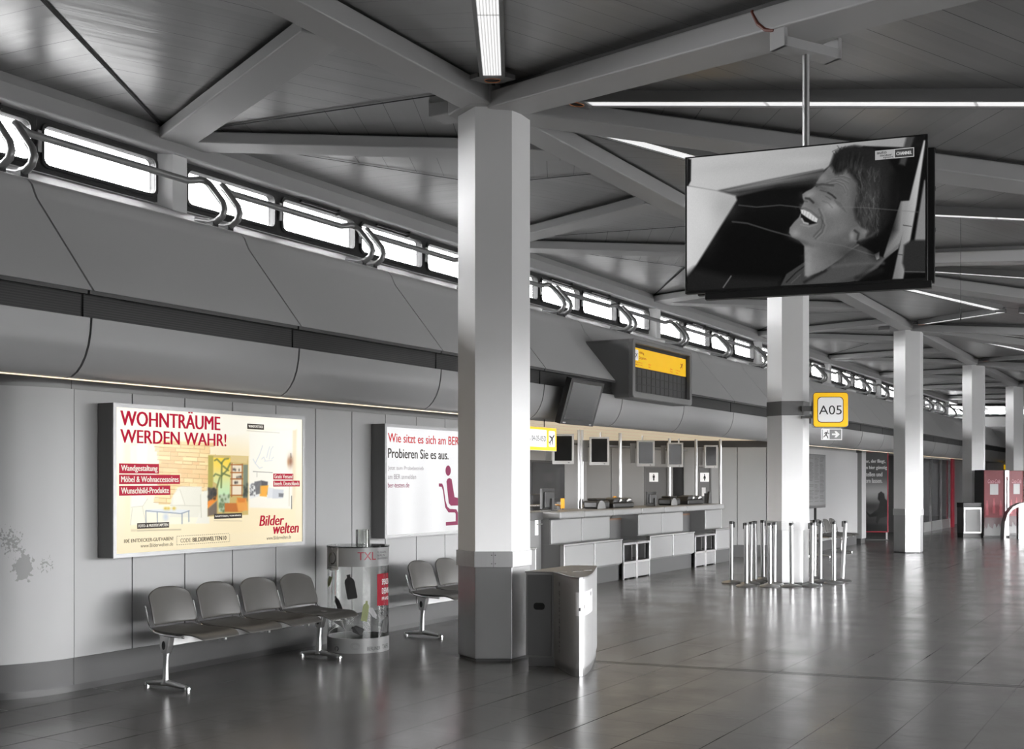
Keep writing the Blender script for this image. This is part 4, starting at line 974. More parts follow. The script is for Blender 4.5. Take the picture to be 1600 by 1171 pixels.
# ================================================================== SEAT BENCHES
def seat_grid(fn, nu=14, nv=10):
    m = MB(); v = [fn(-1+2*i/nu, j/nv) for j in range(nv+1) for i in range(nu+1)]
    return m.add(v, [(j*(nu+1)+i, j*(nu+1)+i+1, (j+1)*(nu+1)+i+1, (j+1)*(nu+1)+i) for j in range(nv) for i in range(nu)])
def backrest(u, v):
    wv = .236*(1-.07*v); z = .475+.285*v
    e = max(0, (v-.80)/.20); k = min(1., (1-e**3)**.4) if e < 1 else .0
    wv *= (.76+.24*k)
    b0 = max(0, (.2-v)/.2); wv *= 1-.06*b0*b0
    z -= .022*abs(u)**3*(1 if v > .7 else v)
    x = -.185-.085*v**1.3+.045*(1-u*u)*-1*(.9)+.04
    return (x, u*wv, z)
def pan(u, v):
    x = -.20+.56*v; wv = .238-.012*abs(2*v-1)**3
    e = max(0, (v-.8)/.2); wv *= 1-.16*e*e
    z = .442-.028*math.sin(PI*min(1, v*1.15))*(1-u*u)-.045*max(0, (v-.78)/.22)**2+.022*(1-v)**6
    return (x, u*wv, z)
def make_bench(label, loc, n=4):
    o = thing('seat_bench', label, 'bench', loc, 0, 'rows of beam-mounted seats along the wall'); L_ = .505*n
    MB().box(-.075, -.005, .04, L_-.10, .325, .395).obj('beam', M_ALU, o, bevel=.006)
    for y in (.06, L_-.12):
        lg = MB().tube([(-.035, y, .33), (-.045, y, .2), (-.05, y, .07), (-.05, y, .035)], [.028, .021, .024, .038], 12).obj('leg', M_ALU, o, smooth=True)
        MB().tube([(-.26, y, .022), (-.2, y, .03), (-.05, y, .048), (.1, y, .032), (.19, y, .022)], [.016, .019, .026, .019, .016], 10).obj('foot_bar', M_ALU, lg, smooth=True)
        for x in (-.25, .18): MB().lathe([(.024, 0), (.026, .018), (.018, .036), (0, .04)], 14, Matrix.Translation((x, y, 0))).obj('foot_cap', M_CHROME, lg, smooth=True)
        MB().plate([(-.085, .40), (-.085, .33), (-.065, .27), (-.015, .27), (.005, .33), (.02, .40), (.05, .425), (-.12, .425)], y-.03, y+.03).obj('casting', M_ALU, o, bevel=.008)
        MB().plate([(-.04+.018*math.cos(2*PI*k/14), .335+.034*math.sin(2*PI*k/14)) for k in range(14)], y-.032, y+.032).obj('beam_hole', M_BLACK, o)
    for i in range(n):
        y0 = .2525+.505*i; T_ = Matrix.Translation((0, y0, 0))
        for nm, fn in (('seat', pan), ('backrest', backrest)):
            g_ = seat_grid(fn); g_.v = [tuple(T_ @ Vector(p)) for p in g_.v]
            q = g_.obj(nm, M_SEAT, o, smooth=True); md = q.modifiers.new('thick', 'SOLIDIFY'); md.thickness = .016; md.offset = -1
            sb = q.modifiers.new('smooth', 'SUBSURF'); sb.levels = 1; sb.render_levels = 1
        for sg in (-1, 1):
            y = y0+sg*.2425
            MB().tube([(-.215, y+sg*.001, .63), (-.195, y, .56), (-.178, y, .50), (-.155, y, .455), (-.11, y, .43), (.0, y, .415), (.2, y, .412)], .0085, 8).obj('side_frame', M_CHROME, o, smooth=True)
        if i < n-1 or True:
            for dx in (.12, .19):
                MB().lathe([(.014, .345), (.016, .35), (.016, .40), (.012, .41)], 10, Matrix.Translation((dx, y0+.20, 0))).obj('clamp', M_ALU, o, smooth=True)
    return o
b0 = make_bench('row of four grey shell seats below the lit home decor poster', (-6.80, 6.48, 0))
dup(b0, (-6.80, 9.96, 0), 0, 'row of grey shell seats below the white BER poster, partly behind the nearest column')
b3 = dup(b0, (-6.76, 24.52, 0), 0, 'row of grey shell seats under the standing info board, seen between the barrier posts')

# ================================================================== BOTTLE COLLECTION TUBE
TX, TY, TR = -6.86, 8.97, .288
tb = thing('bottle_collection_bin', 'clear acrylic tube bin with TXL lettering and bottle stickers beside the seats', 'bin', (TX, TY, 0), R30)
def lathe_ring(r0, r1, z0, z1, n=48): return MB().lathe([(r1, z0), (r1, z1), (r0, z1), (r0, z0), (r1, z0)], n)
MB().lathe([(TR, .02), (TR, .98)], 48).obj('tube', M_ACRYL, tb, smooth=True)
lathe_ring(TR-.012, TR+.003, .0, .135).obj('base_band', M_WHITEP, tb, smooth=True); MB().lathe([(TR-.012, .02), (0, .02)], 48).obj('base_plate', M_WHITEP, tb)
lathe_ring(TR-.006, TR+.002, .80, .975).obj('top_band', M_WHITEP, tb, smooth=True)
MB().lathe([(TR+.008, .975), (TR+.008, .988), (.07, .988), (.07, .975), (TR+.008, .975)], 48).obj('lid', M_ACRYL, tb)
MB().lathe([(.068, .96), (.068, 1.13), (.062, 1.13), (.062, .96)], 24, Matrix.Translation((.03, .1, 0))).obj('inlet_tube', M_ACRYL, tb, smooth=True)
def on_tb(x, y):                              # source pixels -> (angle, z) on the tube
    px = 490+x/5.322; py = 820+y/5.322
    dd = max(-.985, min(.985, (px-559.4)/47.4)); an = math.asin(dd)
    zz_ = 11.18-TR*math.cos(an); return an, EYE+(CYP-py)*zz_/F_
def wrap(mb, r):
    mb.v = [((r-y)*math.sin(x), -(r-y)*math.cos(x), z) for x, y, z in mb.v]; return mb
def sticker(pts, m, name, r=TR+.0035, par=None):
    q = [on_tb(x, y) for x, y in pts]; mb = MB(); n = len(q)
    return wrap(mb.plate(q[::-1], 0, .001), r).obj(name, m, par or tb)
def bottle(cx, cy, L_, W_, rot, m, name='bottle_sticker'):
    o = [(-.5, .0), (-.5, .42), (-.46, .5), (.2, .5), (.3, .42), (.37, .2), (.40, .16), (.46, .16), (.5, .19), (.5, -.19), (.46, -.16), (.40, -.16), (.37, -.2), (.3, -.42), (.2, -.5), (-.46, -.5), (-.5, -.42)]
    c_, s_ = math.cos(rot), math.sin(rot)
    return sticker([(cx+a_*L_*c_-b_*W_*s_, cy+a_*L_*s_+b_*W_*c_) for a_, b_ in o], m, name)
bottle(339, 520, 205, 82, math.radians(-100), M_BOTTLE); bottle(240, 672, 160, 42, math.radians(-112), M_BOTTLE); bottle(152, 478, 92, 36, math.radians(108), M_GREENS)
bottle(457, 722, 170, 48, math.radians(-82), M_GREENS); bottle(393, 880, 98, 62, math.radians(205), M_BOTTLE); bottle(517, 742, 96, 36, math.radians(62), M_GREYST); bottle(602, 830, 130, 40, math.radians(-80), M_BOTTLE)
sticker([(188, 808), (272, 800), (292, 872)], M_DULLWHITE, 'paper_sticker')
rl = sticker([(545, 415), (585, 408), (624, 403), (624, 672), (585, 675), (545, 678)], mat('red_sticker', lin((140, 12, 34)), .6, spec=.2), 'red_notice', TR+.004)
def wtxt(s, L, T, R, Bt, m, par, bold=.02, r=TR+.006):
    a, c = on_tb(L, Bt), on_tb(R, T); z1 = on_tb(L, T)[1]
    return wrap(text_mb(s, a[0], c[0], a[1], z1-a[1], bold), r).obj('lettering', m, par)
wtxt('SPENDEN', 578, 455, 666, 502, M_DULLWHITE, rl); wtxt('DENN', 578, 530, 640, 578, M_DULLWHITE, rl)
wtxt('PFAND', 578, 605, 640, 632, M_DULLWHITE, rl, .0)
wtxt('TXL', 396, 232, 536, 298, M_RED, tb, .03, TR+.004)
for k, s_ in enumerate(('FLUGHAFEN', 'BERLIN', 'BRANDENBURG')): wtxt(s_, 548, 225+25*k, (606, 596, 616)[k], 243+25*k, M_INK, tb, .0, TR+.004)
rc = sticker([(108, 195), (175, 192), (237, 190), (237, 382), (175, 384), (108, 372)], mat('cream_sticker', .6, .5), 'recycling_sticker', TR+.004)
def arrow(cx, cy, rx, ry, a0, a1, wd, par, m=M_INK):
    q = [on_tb(cx+rx*math.cos(t_), cy+ry*math.sin(t_)) for t_ in [a0+(a1-a0)*k/14 for k in range(15)]]
    q2 = [on_tb(cx+(rx-wd*(.35+.65*k/14))*math.cos(t_), cy+(ry-wd*(.35+.65*k/14))*math.sin(t_)) for k, t_ in enumerate([a0+(a1-a0)*k/14 for k in range(15)])]
    mb = MB(); n = 15; pts = q+q2[::-1]
    v = [(a_, 0, z_) for a_, z_ in q]+[(a_, 0, z_) for a_, z_ in q2]
    mb.add(v, [(i, i+1, n+i+1, n+i) for i in range(n-1)])
    return wrap(mb, TR+.0055).obj('recycling_arrow', m, par)
arrow(182, 282, 36, 52, -1.3, 1.9, 12, rc); arrow(180, 282, 34, 50, 2.2, 4.6, 20, rc, mat('grey_arrow', (.13, .14, .10), .5)); wtxt('GRÜNER PUNKT', 142, 346, 228, 362, M_INK, rc, .0)
arrow(225, 1036, 17, 20, 2.2, 7.6, 8, tb, M_INK)
for r_ in (1., .72): arrow(378, 1016, 38*r_, 30*r_, 0, 2*PI, 5, tb, M_GREYP)
wtxt('BERLINER', 472, 1022, 566, 1052, M_INK, tb, .0, TR+.005); wtxt('TAFEL', 580, 1002, 618, 1036, M_INK, tb, .02, TR+.005); wtxt('pro', 203, 996, 250, 1004, M_GREYP, tb, .0, TR+.005)

# ================================================================== STEEL WASTE BIN
ZT = .815
tp0 = [at_height(x, y, ZT)[:2] for x, y in ((820.8, 893), (864.6, 893.8), (872, 895.2), (884, 899), (896, 901.6), (908, 902.3), (918, 900.2), (926, 895), (932, 886.5), (933, 884.5))]
tp = [tp0[0]]
for i in range(1, len(tp0)-1):               # smooth the rounded front
    a_, b_, c_, d_ = (Vector(tp0[max(1, i-1)]), Vector(tp0[i]), Vector(tp0[i+1]), Vector(tp0[min(len(tp0)-1, i+2)]))
    for j in range(4):
        u = j/4; q_ = .5*((2*b_)+(c_-a_)*u+(2*a_-5*b_+4*c_-d_)*u*u+(3*b_-a_-3*c_+d_)*u**3); tp.append((q_.x, q_.y))
tp.append(tp0[-1])
bc = at_height(891, 883, ZT)[:2]
cx, cy = sum(p[0] for p in tp)/len(tp), sum(p[1] for p in tp)/len(tp)
wb_ = thing('waste_bin', 'rounded brushed steel waste bin with white sorting label beside the nearest column', 'bin', (cx, cy, 0), 0)
pl = [(p[0]-cx, p[1]-cy) for p in tp]; bk = (bc[0]-cx, bc[1]-cy)
def inset(poly, f): return [(x*f, y*f) for x, y in poly]
cap_ = pl+[(bk[0]+.06, bk[1]+.05), bk, ]
MB().prism(inset(pl, .99)+[(bk[0]*.9, bk[1]*.9)], .07, ZT-.012).obj('body', M_STEEL, wb_, smooth=True)
MB().prism(inset(pl, .94)+[(bk[0]*.8, bk[1]*.8)], 0, .075).obj('plinth', M_STEELD, wb_, bevel=.003)
ld = MB().prism(inset(pl, 1.01)+[(bk[0]*.95, bk[1]*.95)], ZT-.014, ZT).obj('lid', M_STEELD, wb_, bevel=.004)
fl_ = Vector((pl[1][0]-pl[0][0], pl[1][1]-pl[0][1])); fL = fl_.length; fl_.normalize(); fa = math.atan2(fl_.y, fl_.x)
LF = Matrix.Translation((pl[0][0]*.99, pl[0][1]*.99, 0)) @ Matrix.Rotation(fa, 4, 'Z')
MB().box(.012, fL-.02, -.004, .01, .09, ZT-.03, LF).obj('door', M_STEELD, wb_, bevel=.003)
hx = fL*.48
MB().plate(rrect(.098, .06, .025, 4, hx, ZT-.30), -.0055, .0, LF).obj('pull_hole', M_BLACK, wb_)
for k in range(3):
    f = at_height((878, 899, 917)[k], (894, 893.3, 891.5)[k], ZT); q = Vector((f[0]-cx, f[1]-cy))
    M_ = Matrix.Translation((q.x, q.y, ZT)) @ Matrix.Rotation(R30+.3, 4, 'Z')
    MB().box(-.035, .035, -.03, .03, -.002, .0012, M_).obj('flap_mark', M_DGREY, ld); MB().box(-.027, .035, -.022, .022, -.001, .0018, M_).obj('flap', M_STEELD, ld)
# paper label bent round the front, lettering strip
seg = [Vector(p)*.99 for p in pl]
cum = [0]
for a, c in zip(seg[:-1], seg[1:]): cum.append(cum[-1]+(c-a).length)
def on_bin(u):
    for i in range(len(seg)-1):
        if u <= cum[i+1]: f = (u-cum[i])/(cum[i+1]-cum[i]); return seg[i].lerp(seg[i+1], f), (seg[i+1]-seg[i]).normalized()
    return seg[-1], (seg[-1]-seg[-2]).normalized()
def bin_wrap(mb, off):
    nv_ = []
    for x, y, z in mb.v:
        p, d = on_bin(x); n_ = Vector((d.y, -d.x)); q = p+n_*(off-y); nv_.append((q.x, q.y, z))
    mb.v = nv_; return mb
def find_u(px):
    best = min((abs(proj(cx+on_bin(u/400*cum[-1])[0].x, cy+on_bin(u/400*cum[-1])[0].y, .6)[0]-px), u/400*cum[-1]) for u in range(401)); return best[1]
ua, uz = find_u(900), find_u(924.5)
mb = MB(); ks = sorted(set([ua+(uz-ua)*k/10 for k in range(11)]+[c_ for c_ in cum if ua < c_ < uz]))
mb.add([(u, 0, z) for z in (.50, .69) for u in ks], [(i, i+1, len(ks)+i+1, len(ks)+i) for i in range(len(ks)-1)])
lb = bin_wrap(mb, .004).obj('sorting_label', M_DULLWHITE, wb_)
mb = MB(); ww_ = uz-ua
for zz, l_ in ((.668, .55), (.655, .5), (.52, .45)): mb.box(ua+.02, ua+.02+l_*ww_, 0, .0005, zz, zz+.006)
for k in range(7): x = ua+.03+k*.13*ww_; mb.box(x, x+.012, 0, .0005, .54+.015*(k % 3), .565+.02*(k % 2))
mb.plate([(ua+ww_*.74+.03*math.cos(t_), .655+.022*math.sin(t_)) for t_ in [2*PI*k/12 for k in range(12)]], 0, .0005)
bin_wrap(mb, .0055).obj('label_marks', M_INK, lb)
u0 = find_u(874); mb = MB(); z = .14
while z < .66:
    l_ = random.uniform(.008, .02); mb.box(u0, u0+.014, 0, .0008, z, z+l_)
    if random.random() < .55: mb.box(u0+.02, u0+.028, 0, .0008, z, z+l_*.6)
    z += l_+random.choice((.005, .005, .022))
mb.plate([(u0+.006+.01*math.cos(t_), .72+.02*math.sin(t_)) for t_ in [2*PI*k/10 for k in range(10)]], 0, .0008)
bin_wrap(mb, .003).obj('side_lettering', M_DGREY, wb_)
#@@PART5
# ================================================================== DEPARTURE BOARD AND SIGNS ON THE BULKHEAD
bo = thing('departure_board', 'grey departure board with yellow header built out from the bulkhead', 'departure board', (-6.55, 14.60, 0), R90)
WB = 2.17
ring(rrect(WB, .80, .06, 6, WB/2, 3.12), rrect(WB-.17, .655, .02, 6, WB/2+.005, 3.135), 0, .07).obj('front_frame', M_WHITEP, bo, bevel=.012)
out = rrect(WB, .80, .06, 6, WB/2, 3.12)
hs = MB(); n = len(out); v = [(x, .065, z) for x, z in out]+[(x, .30+.85*max(0, z-2.95), z) for x, z in out]
hs.add(v, [(i, (i+1) % n, n+(i+1) % n, n+i) for i in range(n)]).obj('housing', M_GREYP, bo)
MB().plate(rect(.08, WB-.08, 2.80, 3.47), .06, .075).obj('recess', M_BLACK, bo)
yh = MB().plate(rect(.09, WB-.15, 3.15, 3.41), .045, .06).obj('yellow_header', M_YELLOW, bo)
fp = MB()
for r_ in range(3):
    for c_ in range(12): fp.box(.10+c_*.16, .10+c_*.16+.15, .052, .06, 2.82+r_*.108, 2.82+r_*.108+.096)
fp.obj('flap_rows', mat('flap_grey', .035, .35), bo)
def plane_icon(cx, cz, s, y, m, par, name='plane_symbol'):
    mb = MB()
    def rot(pts, a): c_, s_ = math.cos(a), math.sin(a); return [(cx+s*(x*c_-z*s_), cz+s*(x*s_+z*c_)) for x, z in pts]
    a = math.radians(40)
    mb.plate(rot([(-.5, -.045), (.42, -.055), (.5, 0), (.42, .055), (-.5, .045)], a), y, y+.001)
    mb.plate(rot([(-.05, .04), (.12, .04), (-.12, .42), (-.2, .42)], a), y, y+.001); mb.plate(rot([(-.05, -.04), (.12, -.04), (-.12, -.42), (-.2, -.42)], a), y, y+.001)
    mb.plate(rot([(-.5, -.16), (-.38, 0), (-.5, .16), (-.55, .16), (-.5, 0), (-.55, -.16)], a), y, y+.001)
    return mb.obj(name, m, par)
for x0, x1, z0, z1 in ((.085, .135, 3.24, 3.385), (.165, .275, 3.24, 3.385)): MB().plate(rrect(x1-x0, z1-z0, .012, 3, (x0+x1)/2, (z0+z1)/2), .0435, .045).obj('white_field', M_SIGNWHITE, yh)
text_mb('5', .09, .128, 3.275, .075, y=.042).obj('lettering', M_INK, yh); plane_icon(.22, 3.312, .09, .042, M_INK, yh)
text_mb('Abflug', .31, .47, 3.325, .05, y=.043).obj('lettering', M_INK, yh); text_mb('Departure', .31, .55, 3.255, .05, y=.043).obj('lettering', M_INK, yh)
for s_, x, z in (('Flug', .09, 3.205), ('Flight', .09, 3.17), ('Flugnummer', .18, 3.205), ('Flight no.', .18, 3.17), ('über', .62, 3.205), ('via', .62, 3.17), ('Zeit', 1.4, 3.205), ('Time', 1.4, 3.17), ('Ausgang', 1.62, 3.205), ('Gate', 1.62, 3.17)):
    text_mb(s_, x, x+.024*len(s_), z, .02, y=.043).obj('lettering', M_INK, yh)
plane_icon(1.86, 3.30, .12, .043, M_INK, yh)
# tilted monitor
tm = thing('tilted_monitor', 'black flat monitor tilted forward off the bulkhead left of the departure board', 'monitor', (-6.685, 13.31, 2.58), R90)
tm.rotation_euler = (math.radians(17), 0, R90)
MB().plate(rect(-.46, .46, -.29, .29), -.03, .05).obj('casing', M_BLACK, tm, bevel=.006); MB().plate(rect(-.40, .40, -.22, .24), -.0325, -.03).obj('screen', M_SCREEN, tm)
MB().box(-.18, .18, .05, .09, -.1, .1).box(-.06, .06, .06, .13, .02, .1).obj('wall_bracket', M_BLACK, tm); MB().box(-.40, -.33, -.034, -.03, -.275, -.26).box(.33, .38, -.034, -.03, -.275, -.26).obj('maker_plate', M_ALU, tm)
# hanging yellow gate sign
gs = thing('gate_sign', 'yellow hanging sign reading A 04-05-05D with aeroplane symbol', 'sign', (-7.0, 11.95, 1.965), R90)
MB().plate(rect(0, 1.31, 0, .30), .004, .06).obj('case', M_ALU, gs, bevel=.003); MB().plate(rect(.006, 1.30, .008, .292), .0, .004).obj('yellow_face', M_YELLOW, gs)
wfl = MB().plate(rrect(.98, .215, .02, 4, .55, .155), -.0015, 0).obj('white_field', M_SIGNWHITE, gs); text_mb('A 04-05-05D', .565, 1.015, .120, .066, y=-.003).obj('lettering', M_INK, wfl)
wfl = MB().plate(rrect(.17, .20, .02, 4, 1.175, .155), -.0015, 0).obj('white_field', M_SIGNWHITE, gs); plane_icon(1.175, .155, .17, -.003, M_INK, wfl)
for x in (.25, 1.03): MB().tube([(x, .03, .29), (x, .03, .405)], .006, 8).obj('hanger', M_BLACK, gs)
# A05 sign on the second column
q = at_depth(1298, 667, 18.05); sg_ = thing('gate_sign', 'yellow and white square sign reading A05 bracketed to the column', 'sign', (q[0], q[1], q[2]), R30-.04)
k_ = 18.05/1848; sw = 53*k_
MB().plate(rrect(sw+.02, sw+.02, .05, 6, 0, sw/2), .006, .13).obj('case', M_ALU, sg_, bevel=.006); MB().plate(rrect(sw+.012, sw+.012, .05, 6, 0, sw/2), .002, .006).obj('black_rim', M_INK, sg_)
MB().plate(rrect(sw, sw, .045, 6, 0, sw/2), -.001, .004).obj('yellow_face', M_YELLOW, sg_)
MB().plate(rrect(.395, .395, .06, 6, -.005, sw/2), -.003, 0).obj('black_rim', M_INK, sg_); MB().plate(rrect(.375, .375, .055, 6, -.005, sw/2), -.005, 0).obj('white_field', M_SIGNWHITE, sg_)
text_mb('A05', -.18, .165, sw/2-.075, .14, .0, y=-.0065).obj('lettering', M_INK, sg_)
MB().box(-.43, -.25, .04, .08, sw/2-.02, sw/2+.06).box(-.43, -.25, .04, .08, sw/2-.13, sw/2-.09).obj('bracket', M_DGREY, sg_)
q = at_depth(1299.3, 687.5, 18.10); ex = thing('exit_sign', 'small running-man exit sign with arrow under the A05 sign', 'sign', (q[0], q[1], q[2]), R30)
MB().plate(rect(-.155, .155, 0, .165), 0, .012).obj('plate', mat('exit_grey', .30, .5), ex)
ring(rect(-.16, .16, -.004, .169), rect(-.148, .148, .008, .157), -.003, .004).obj('white_border', M_SIGNWHITE, ex)
wdr = MB().plate(rect(-.135, -.03, .008, .157), -.002, 0).obj('white_door', M_SIGNWHITE, ex)
MB().plate([(-.07, .135), (-.055, .145), (-.05, .13), (-.062, .12)], -.0035, -.002).plate([(-.09, .12), (-.065, .118), (-.035, .098), (-.04, .09), (-.065, .1), (-.075, .075), (-.055, .05), (-.05, .02), (-.062, .02), (-.07, .047), (-.09, .065), (-.12, .035), (-.128, .043), (-.1, .075), (-.09, .1), (-.11, .09), (-.115, .1)], -.0035, -.002).obj('figure', M_DGREY, wdr)
MB().plate([(.005, .07), (.065, .07), (.045, .035), (.075, .035), (.125, .083), (.075, .13), (.045, .13), (.065, .096), (.005, .096)], -.002, 0).obj('arrow', M_SIGNWHITE, ex)
MB().tube([(.13, .006, .165), (.13, .006, .19)], .005, 8).tube([(-.13, .006, .165), (-.13, .006, .19)], .005, 8).obj('hanger', M_ALU, ex)

# ================================================================== CHECK-IN DESKS
DF = 7.95
def desk(s0, L, label, n=2):
    o = thing('check_in_desk', label, 'desk', (-DF, s0, 0), R90, 'check-in desks in the recess'); pw = L/n
    MB().box(0, L, .06, .72, 0, .27).obj('plinth', M_PLINTH, o)
    MB().box(.0, L, .04, .70, .25, .655).obj('lower_body', M_GREYP, o, bevel=.004); MB().box(.0, L, .245, .72, .655, 1.035).obj('upper_body', M_GREYP, o)
    for i in range(n):
        MB().box(pw*i+.012, pw*(i+1)-.012, 0, .05, .262, .645).obj('lower_panel', M_WHITEP, o, bevel=.022, segs=3)
        MB().box(pw*i+.006, pw*(i+1)-.006, .215, .26, .66, 1.03).obj('upper_panel', M_WHITEP, o, bevel=.022, segs=3)
    MB().box(-.012, L+.012, -.004, .06, .643, .66).box(-.012, .006, -.004, .06, .26, .66).box(pw-.006, pw+.006, -.004, .05, .28, .655).box(L-.006, L+.012, .01, .06, .27, .66).obj('edge_trim', M_ALU, o, bevel=.003)
    return o
desk(12.45, 2.0, 'check-in desk end partly hidden behind the nearest column')
desk(15.29, 2.02, 'check-in desk with a door handle plate at its left end')
desk(18.43, 2.03, 'check-in desk between the two pairs of steel baggage frames')
desk(21.6, .92, 'short check-in desk at the far end by the side wall', 1)
# continuous counter top with rounded front edge
ct = thing('worktop', 'light grey counter top running over all check-in desks', 'counter', (-DF, 0, 0), R90)
def atc(px): return at_plane(px, 8.0)[1]
cuts = [15.26, atc(914), atc(958.5), atc(1003), atc(1039), atc(1073), 22.22]
for a, z in zip(cuts[:-1], cuts[1:]): MB().box(a+.004, z-.004, .05, .80, 1.035, 1.14).obj('top_section', M_WHITEP, ct, bevel=.025, segs=3)
# staff gates and gap panels
gt = thing('staff_gate', 'grey staff gate with white handle plate left of the first full desk', 'gate', (-8.32, 14.47, 0), R90)
MB().box(0, .80, 0, .04, .02, 1.02).obj('leaf', M_GREYP, gt); MB().box(0, .80, -.03, .10, 1.02, 1.135).obj('dark_cap', M_DGREY, gt, bevel=.006)
hp = MB().box(.60, .69, -.012, 0, .80, 1.02).obj('handle_plate', M_SIGNWHITE, gt, bevel=.003); MB().tube([(.645, -.01, .96), (.645, -.05, .96), (.73, -.055, .96)], .011, 8).obj('lever', M_ALU, hp); MB().lathe([(.014, -.001), (0, -.001)], 10, Matrix.Translation((.645, -.0125, .85)) @ Matrix.Rotation(R90, 4, 'X')).obj('lock', M_INK, hp)
for s0, s1, lb_ in ((17.33, 18.41, 'first'), (20.48, 21.58, 'second')):
    gp = thing('gap_panel', 'dark grey panel with brown edge closing the %s gap between check-in desks' % lb_, 'panel', (-8.48, s0, 0), R90)
    MB().box(0, s1-s0, 0, .04, 0, .93).obj('board', M_DGREY, gp); MB().box(0, s1-s0, -.004, .044, .93, .96).obj('brown_edge', M_BROWN, gp)
    for j in range(2):
        fr = thing('bag_frame', ('left', 'right')[j]+' steel baggage frame in the %s gap between check-in desks' % lb_, 'baggage frame', (-DF+.01, s0+.005+j*.54, 0), R90, 'steel baggage frames between the desks')
        W = .525; m = MB()
        for x in (0, W-.03): m.box(x, x+.03, 0, .03, 0, .585).box(x, x+.03, .38, .41, 0, .585)
        m.box(0, W, 0, .03, .555, .585).box(0, W, .0, .03, .25, .285).box(0, W, 0, .41, .575, .59); m.obj('frame', M_ALU, fr, bevel=.003)
        MB().box(.03, W-.03, .008, .02, .02, .25).obj('lower_panel', M_STEELD, fr); MB().box(.03, W-.03, .33, .35, .28, .56).box(.03, W-.03, .02, .35, .27, .285).obj('bay_lining', M_DGREY, fr)
        MB().box(W-.10, W-.085, .05, .30, .30, .54).obj('divider', M_ALU, fr)
# overhead monitors
for j, (pc, D_, w_px) in enumerate(((880, 8.25, 34), (936.5, 8.3, 31), (1009, 8.3, 28), (1055, 8.35, 25), (1111, 8.35, 21))):
    x_, y_, _ = at_plane(pc, D_); zc = y_*CO+D_*SI; wm = w_px*zc/1848-.005; lbl = ('beside the A 04-05-05D sign', 'second along the desk row', 'above the middle desk', 'fourth along the desk row', 'at the far end of the desk row')[j]
    o = thing('overhead_monitor', 'upright grey-framed monitor hanging over the check-in desks, '+lbl, 'monitor', (x_, y_, 1.845), R30, 'monitors over the check-in desks')
    hgt = .455
    ring(rect(-wm/2, wm/2, 0, hgt), rect(-wm/2+.03, wm/2-.03, .05, hgt-.03), -.01, .02).obj('bezel', M_CASE, o, bevel=.004)
    MB().plate(rect(-wm/2+.028, wm/2-.028, .048, hgt-.028), -.002, .004).obj('screen', M_SCREEN, o)
    MB().box(-wm/2, wm/2, .02, .09, .0, hgt).obj('casing', M_CASE, o, bevel=.006)
    MB().box(-wm/2-.10, -wm/2-.02, .10, .16, .06, hgt-.05).box(-wm/2-.05, wm/2-.06, .09, .15, hgt-.10, hgt-.05).box(-.02, .04, .09, (8.80-D_-.008)/.5, .335, .355).obj('hanger', M_GREYP, o)
    MB().box(wm*.22, wm*.30, -.012, -.008, .018, .028).obj('button', M_BLACK, o)
# chrome posts from the counter to the soffit
for j, (px, D_) in enumerate(((904.5, 8.72), (909.5, 8.72), (969, 8.72), (1046, 8.98), (1087.5, 8.72), (1125.5, 8.3))):
    x_, y_, _ = at_plane(px, D_); r_ = .024 if j < 2 else .030
    z0 = 1.14 if y_ < 22.2 and D_ < 8.75 else .0
    o = MB().tube([(0, 0, z0), (0, 0, 2.43)], r_, 12).obj('chrome_post', M_ALU, smooth=True, loc=(x_, y_, 0))
    tag(o, 'slim chrome post from the counter up to the soffit, '+('left of the close pair', 'right of the close pair', 'beside the second overhead monitor', 'between the washroom doors', 'beside the second washroom door', 'last one by the side wall')[j], 'post', 'chrome posts over the counter')
# things on the counter
def mon_rear(s, D_, w_, h_, label, tilt=0):
    o = thing('counter_monitor', label, 'monitor', (-D_, s, 1.14), R90+tilt)
    MB().plate(rect(-w_/2, w_/2, .03, h_), 0, .04).obj('casing', M_BLACK, o, bevel=.006); MB().plate(rect(-w_/2+.05, w_/2-.05, .05, h_-.05), -.02, 0).obj('rear_shell', mat('dark_shell', .03, .4), o, bevel=.015)
    MB().box(.02, .08, -.05, -.02, .0, h_*.55).obj('stand', M_DGREY, o); MB().box(-.09, .12, -.09, .09, 0, .012).obj('foot', M_BLACK, o); return o
def atp(px, D_): return at_plane(px, D_)[1]
mon_rear(atp(857, 8.40), 8.40, .40, .34, 'black desktop monitor seen from behind on the first desk'); mon_rear(atp(1019, 8.40), 8.40, .50, .26, 'black desktop monitor seen from behind on the middle desk', .1)
def printer(s, label):
    o = thing('ticket_printer', label, 'printer', (-8.36, s, 1.14), R90)
    MB().box(-.22, .24, -.05, .22, 0, .13).obj('body', M_BLACK, o, bevel=.03); MB().plate([(-.18+.15*math.cos(PI*k/12)+.09, .15*math.sin(PI*k/12)*.9) for k in range(13)], -.056, -.05).obj('round_cover', M_GREYP, o); MB().box(-.15, .2, .0, .18, .13, .17).obj('top', M_BLACK, o, bevel=.02); return o
printer(atp(939, 8.36), 'black ticket printer with round grey cover on the first desk'); printer(atp(1052, 8.36), 'black ticket printer with round grey cover on the middle desk')
def device(s, label, tg):
    o = thing('document_printer', label, 'printer', (-8.36, s, 1.14), R90)
    MB().prism([(-.42, -.05), (.42, -.05), (.42, .24), (-.42, .24)], 0, .09).obj('body', M_BLACK, o, bevel=.02)
    MB().plate([(-.40, .09), (.40, .09), (.34, .165), (.04, .15), (-.02, .12), (-.10, .175), (-.36, .15)], -.03, .2).obj('covers', M_BLACK, o, bevel=.012)
    MB().plate([(-.18, .10), (-.08, .12), (-.1, .15), (-.17, .14)], -.052, -.045).plate([(.12, .10), (.3, .13), (.26, .145), (.2, .15), (.1, .12)], -.052, -.045).obj('paper_strip', M_DULLWHITE, o); return o
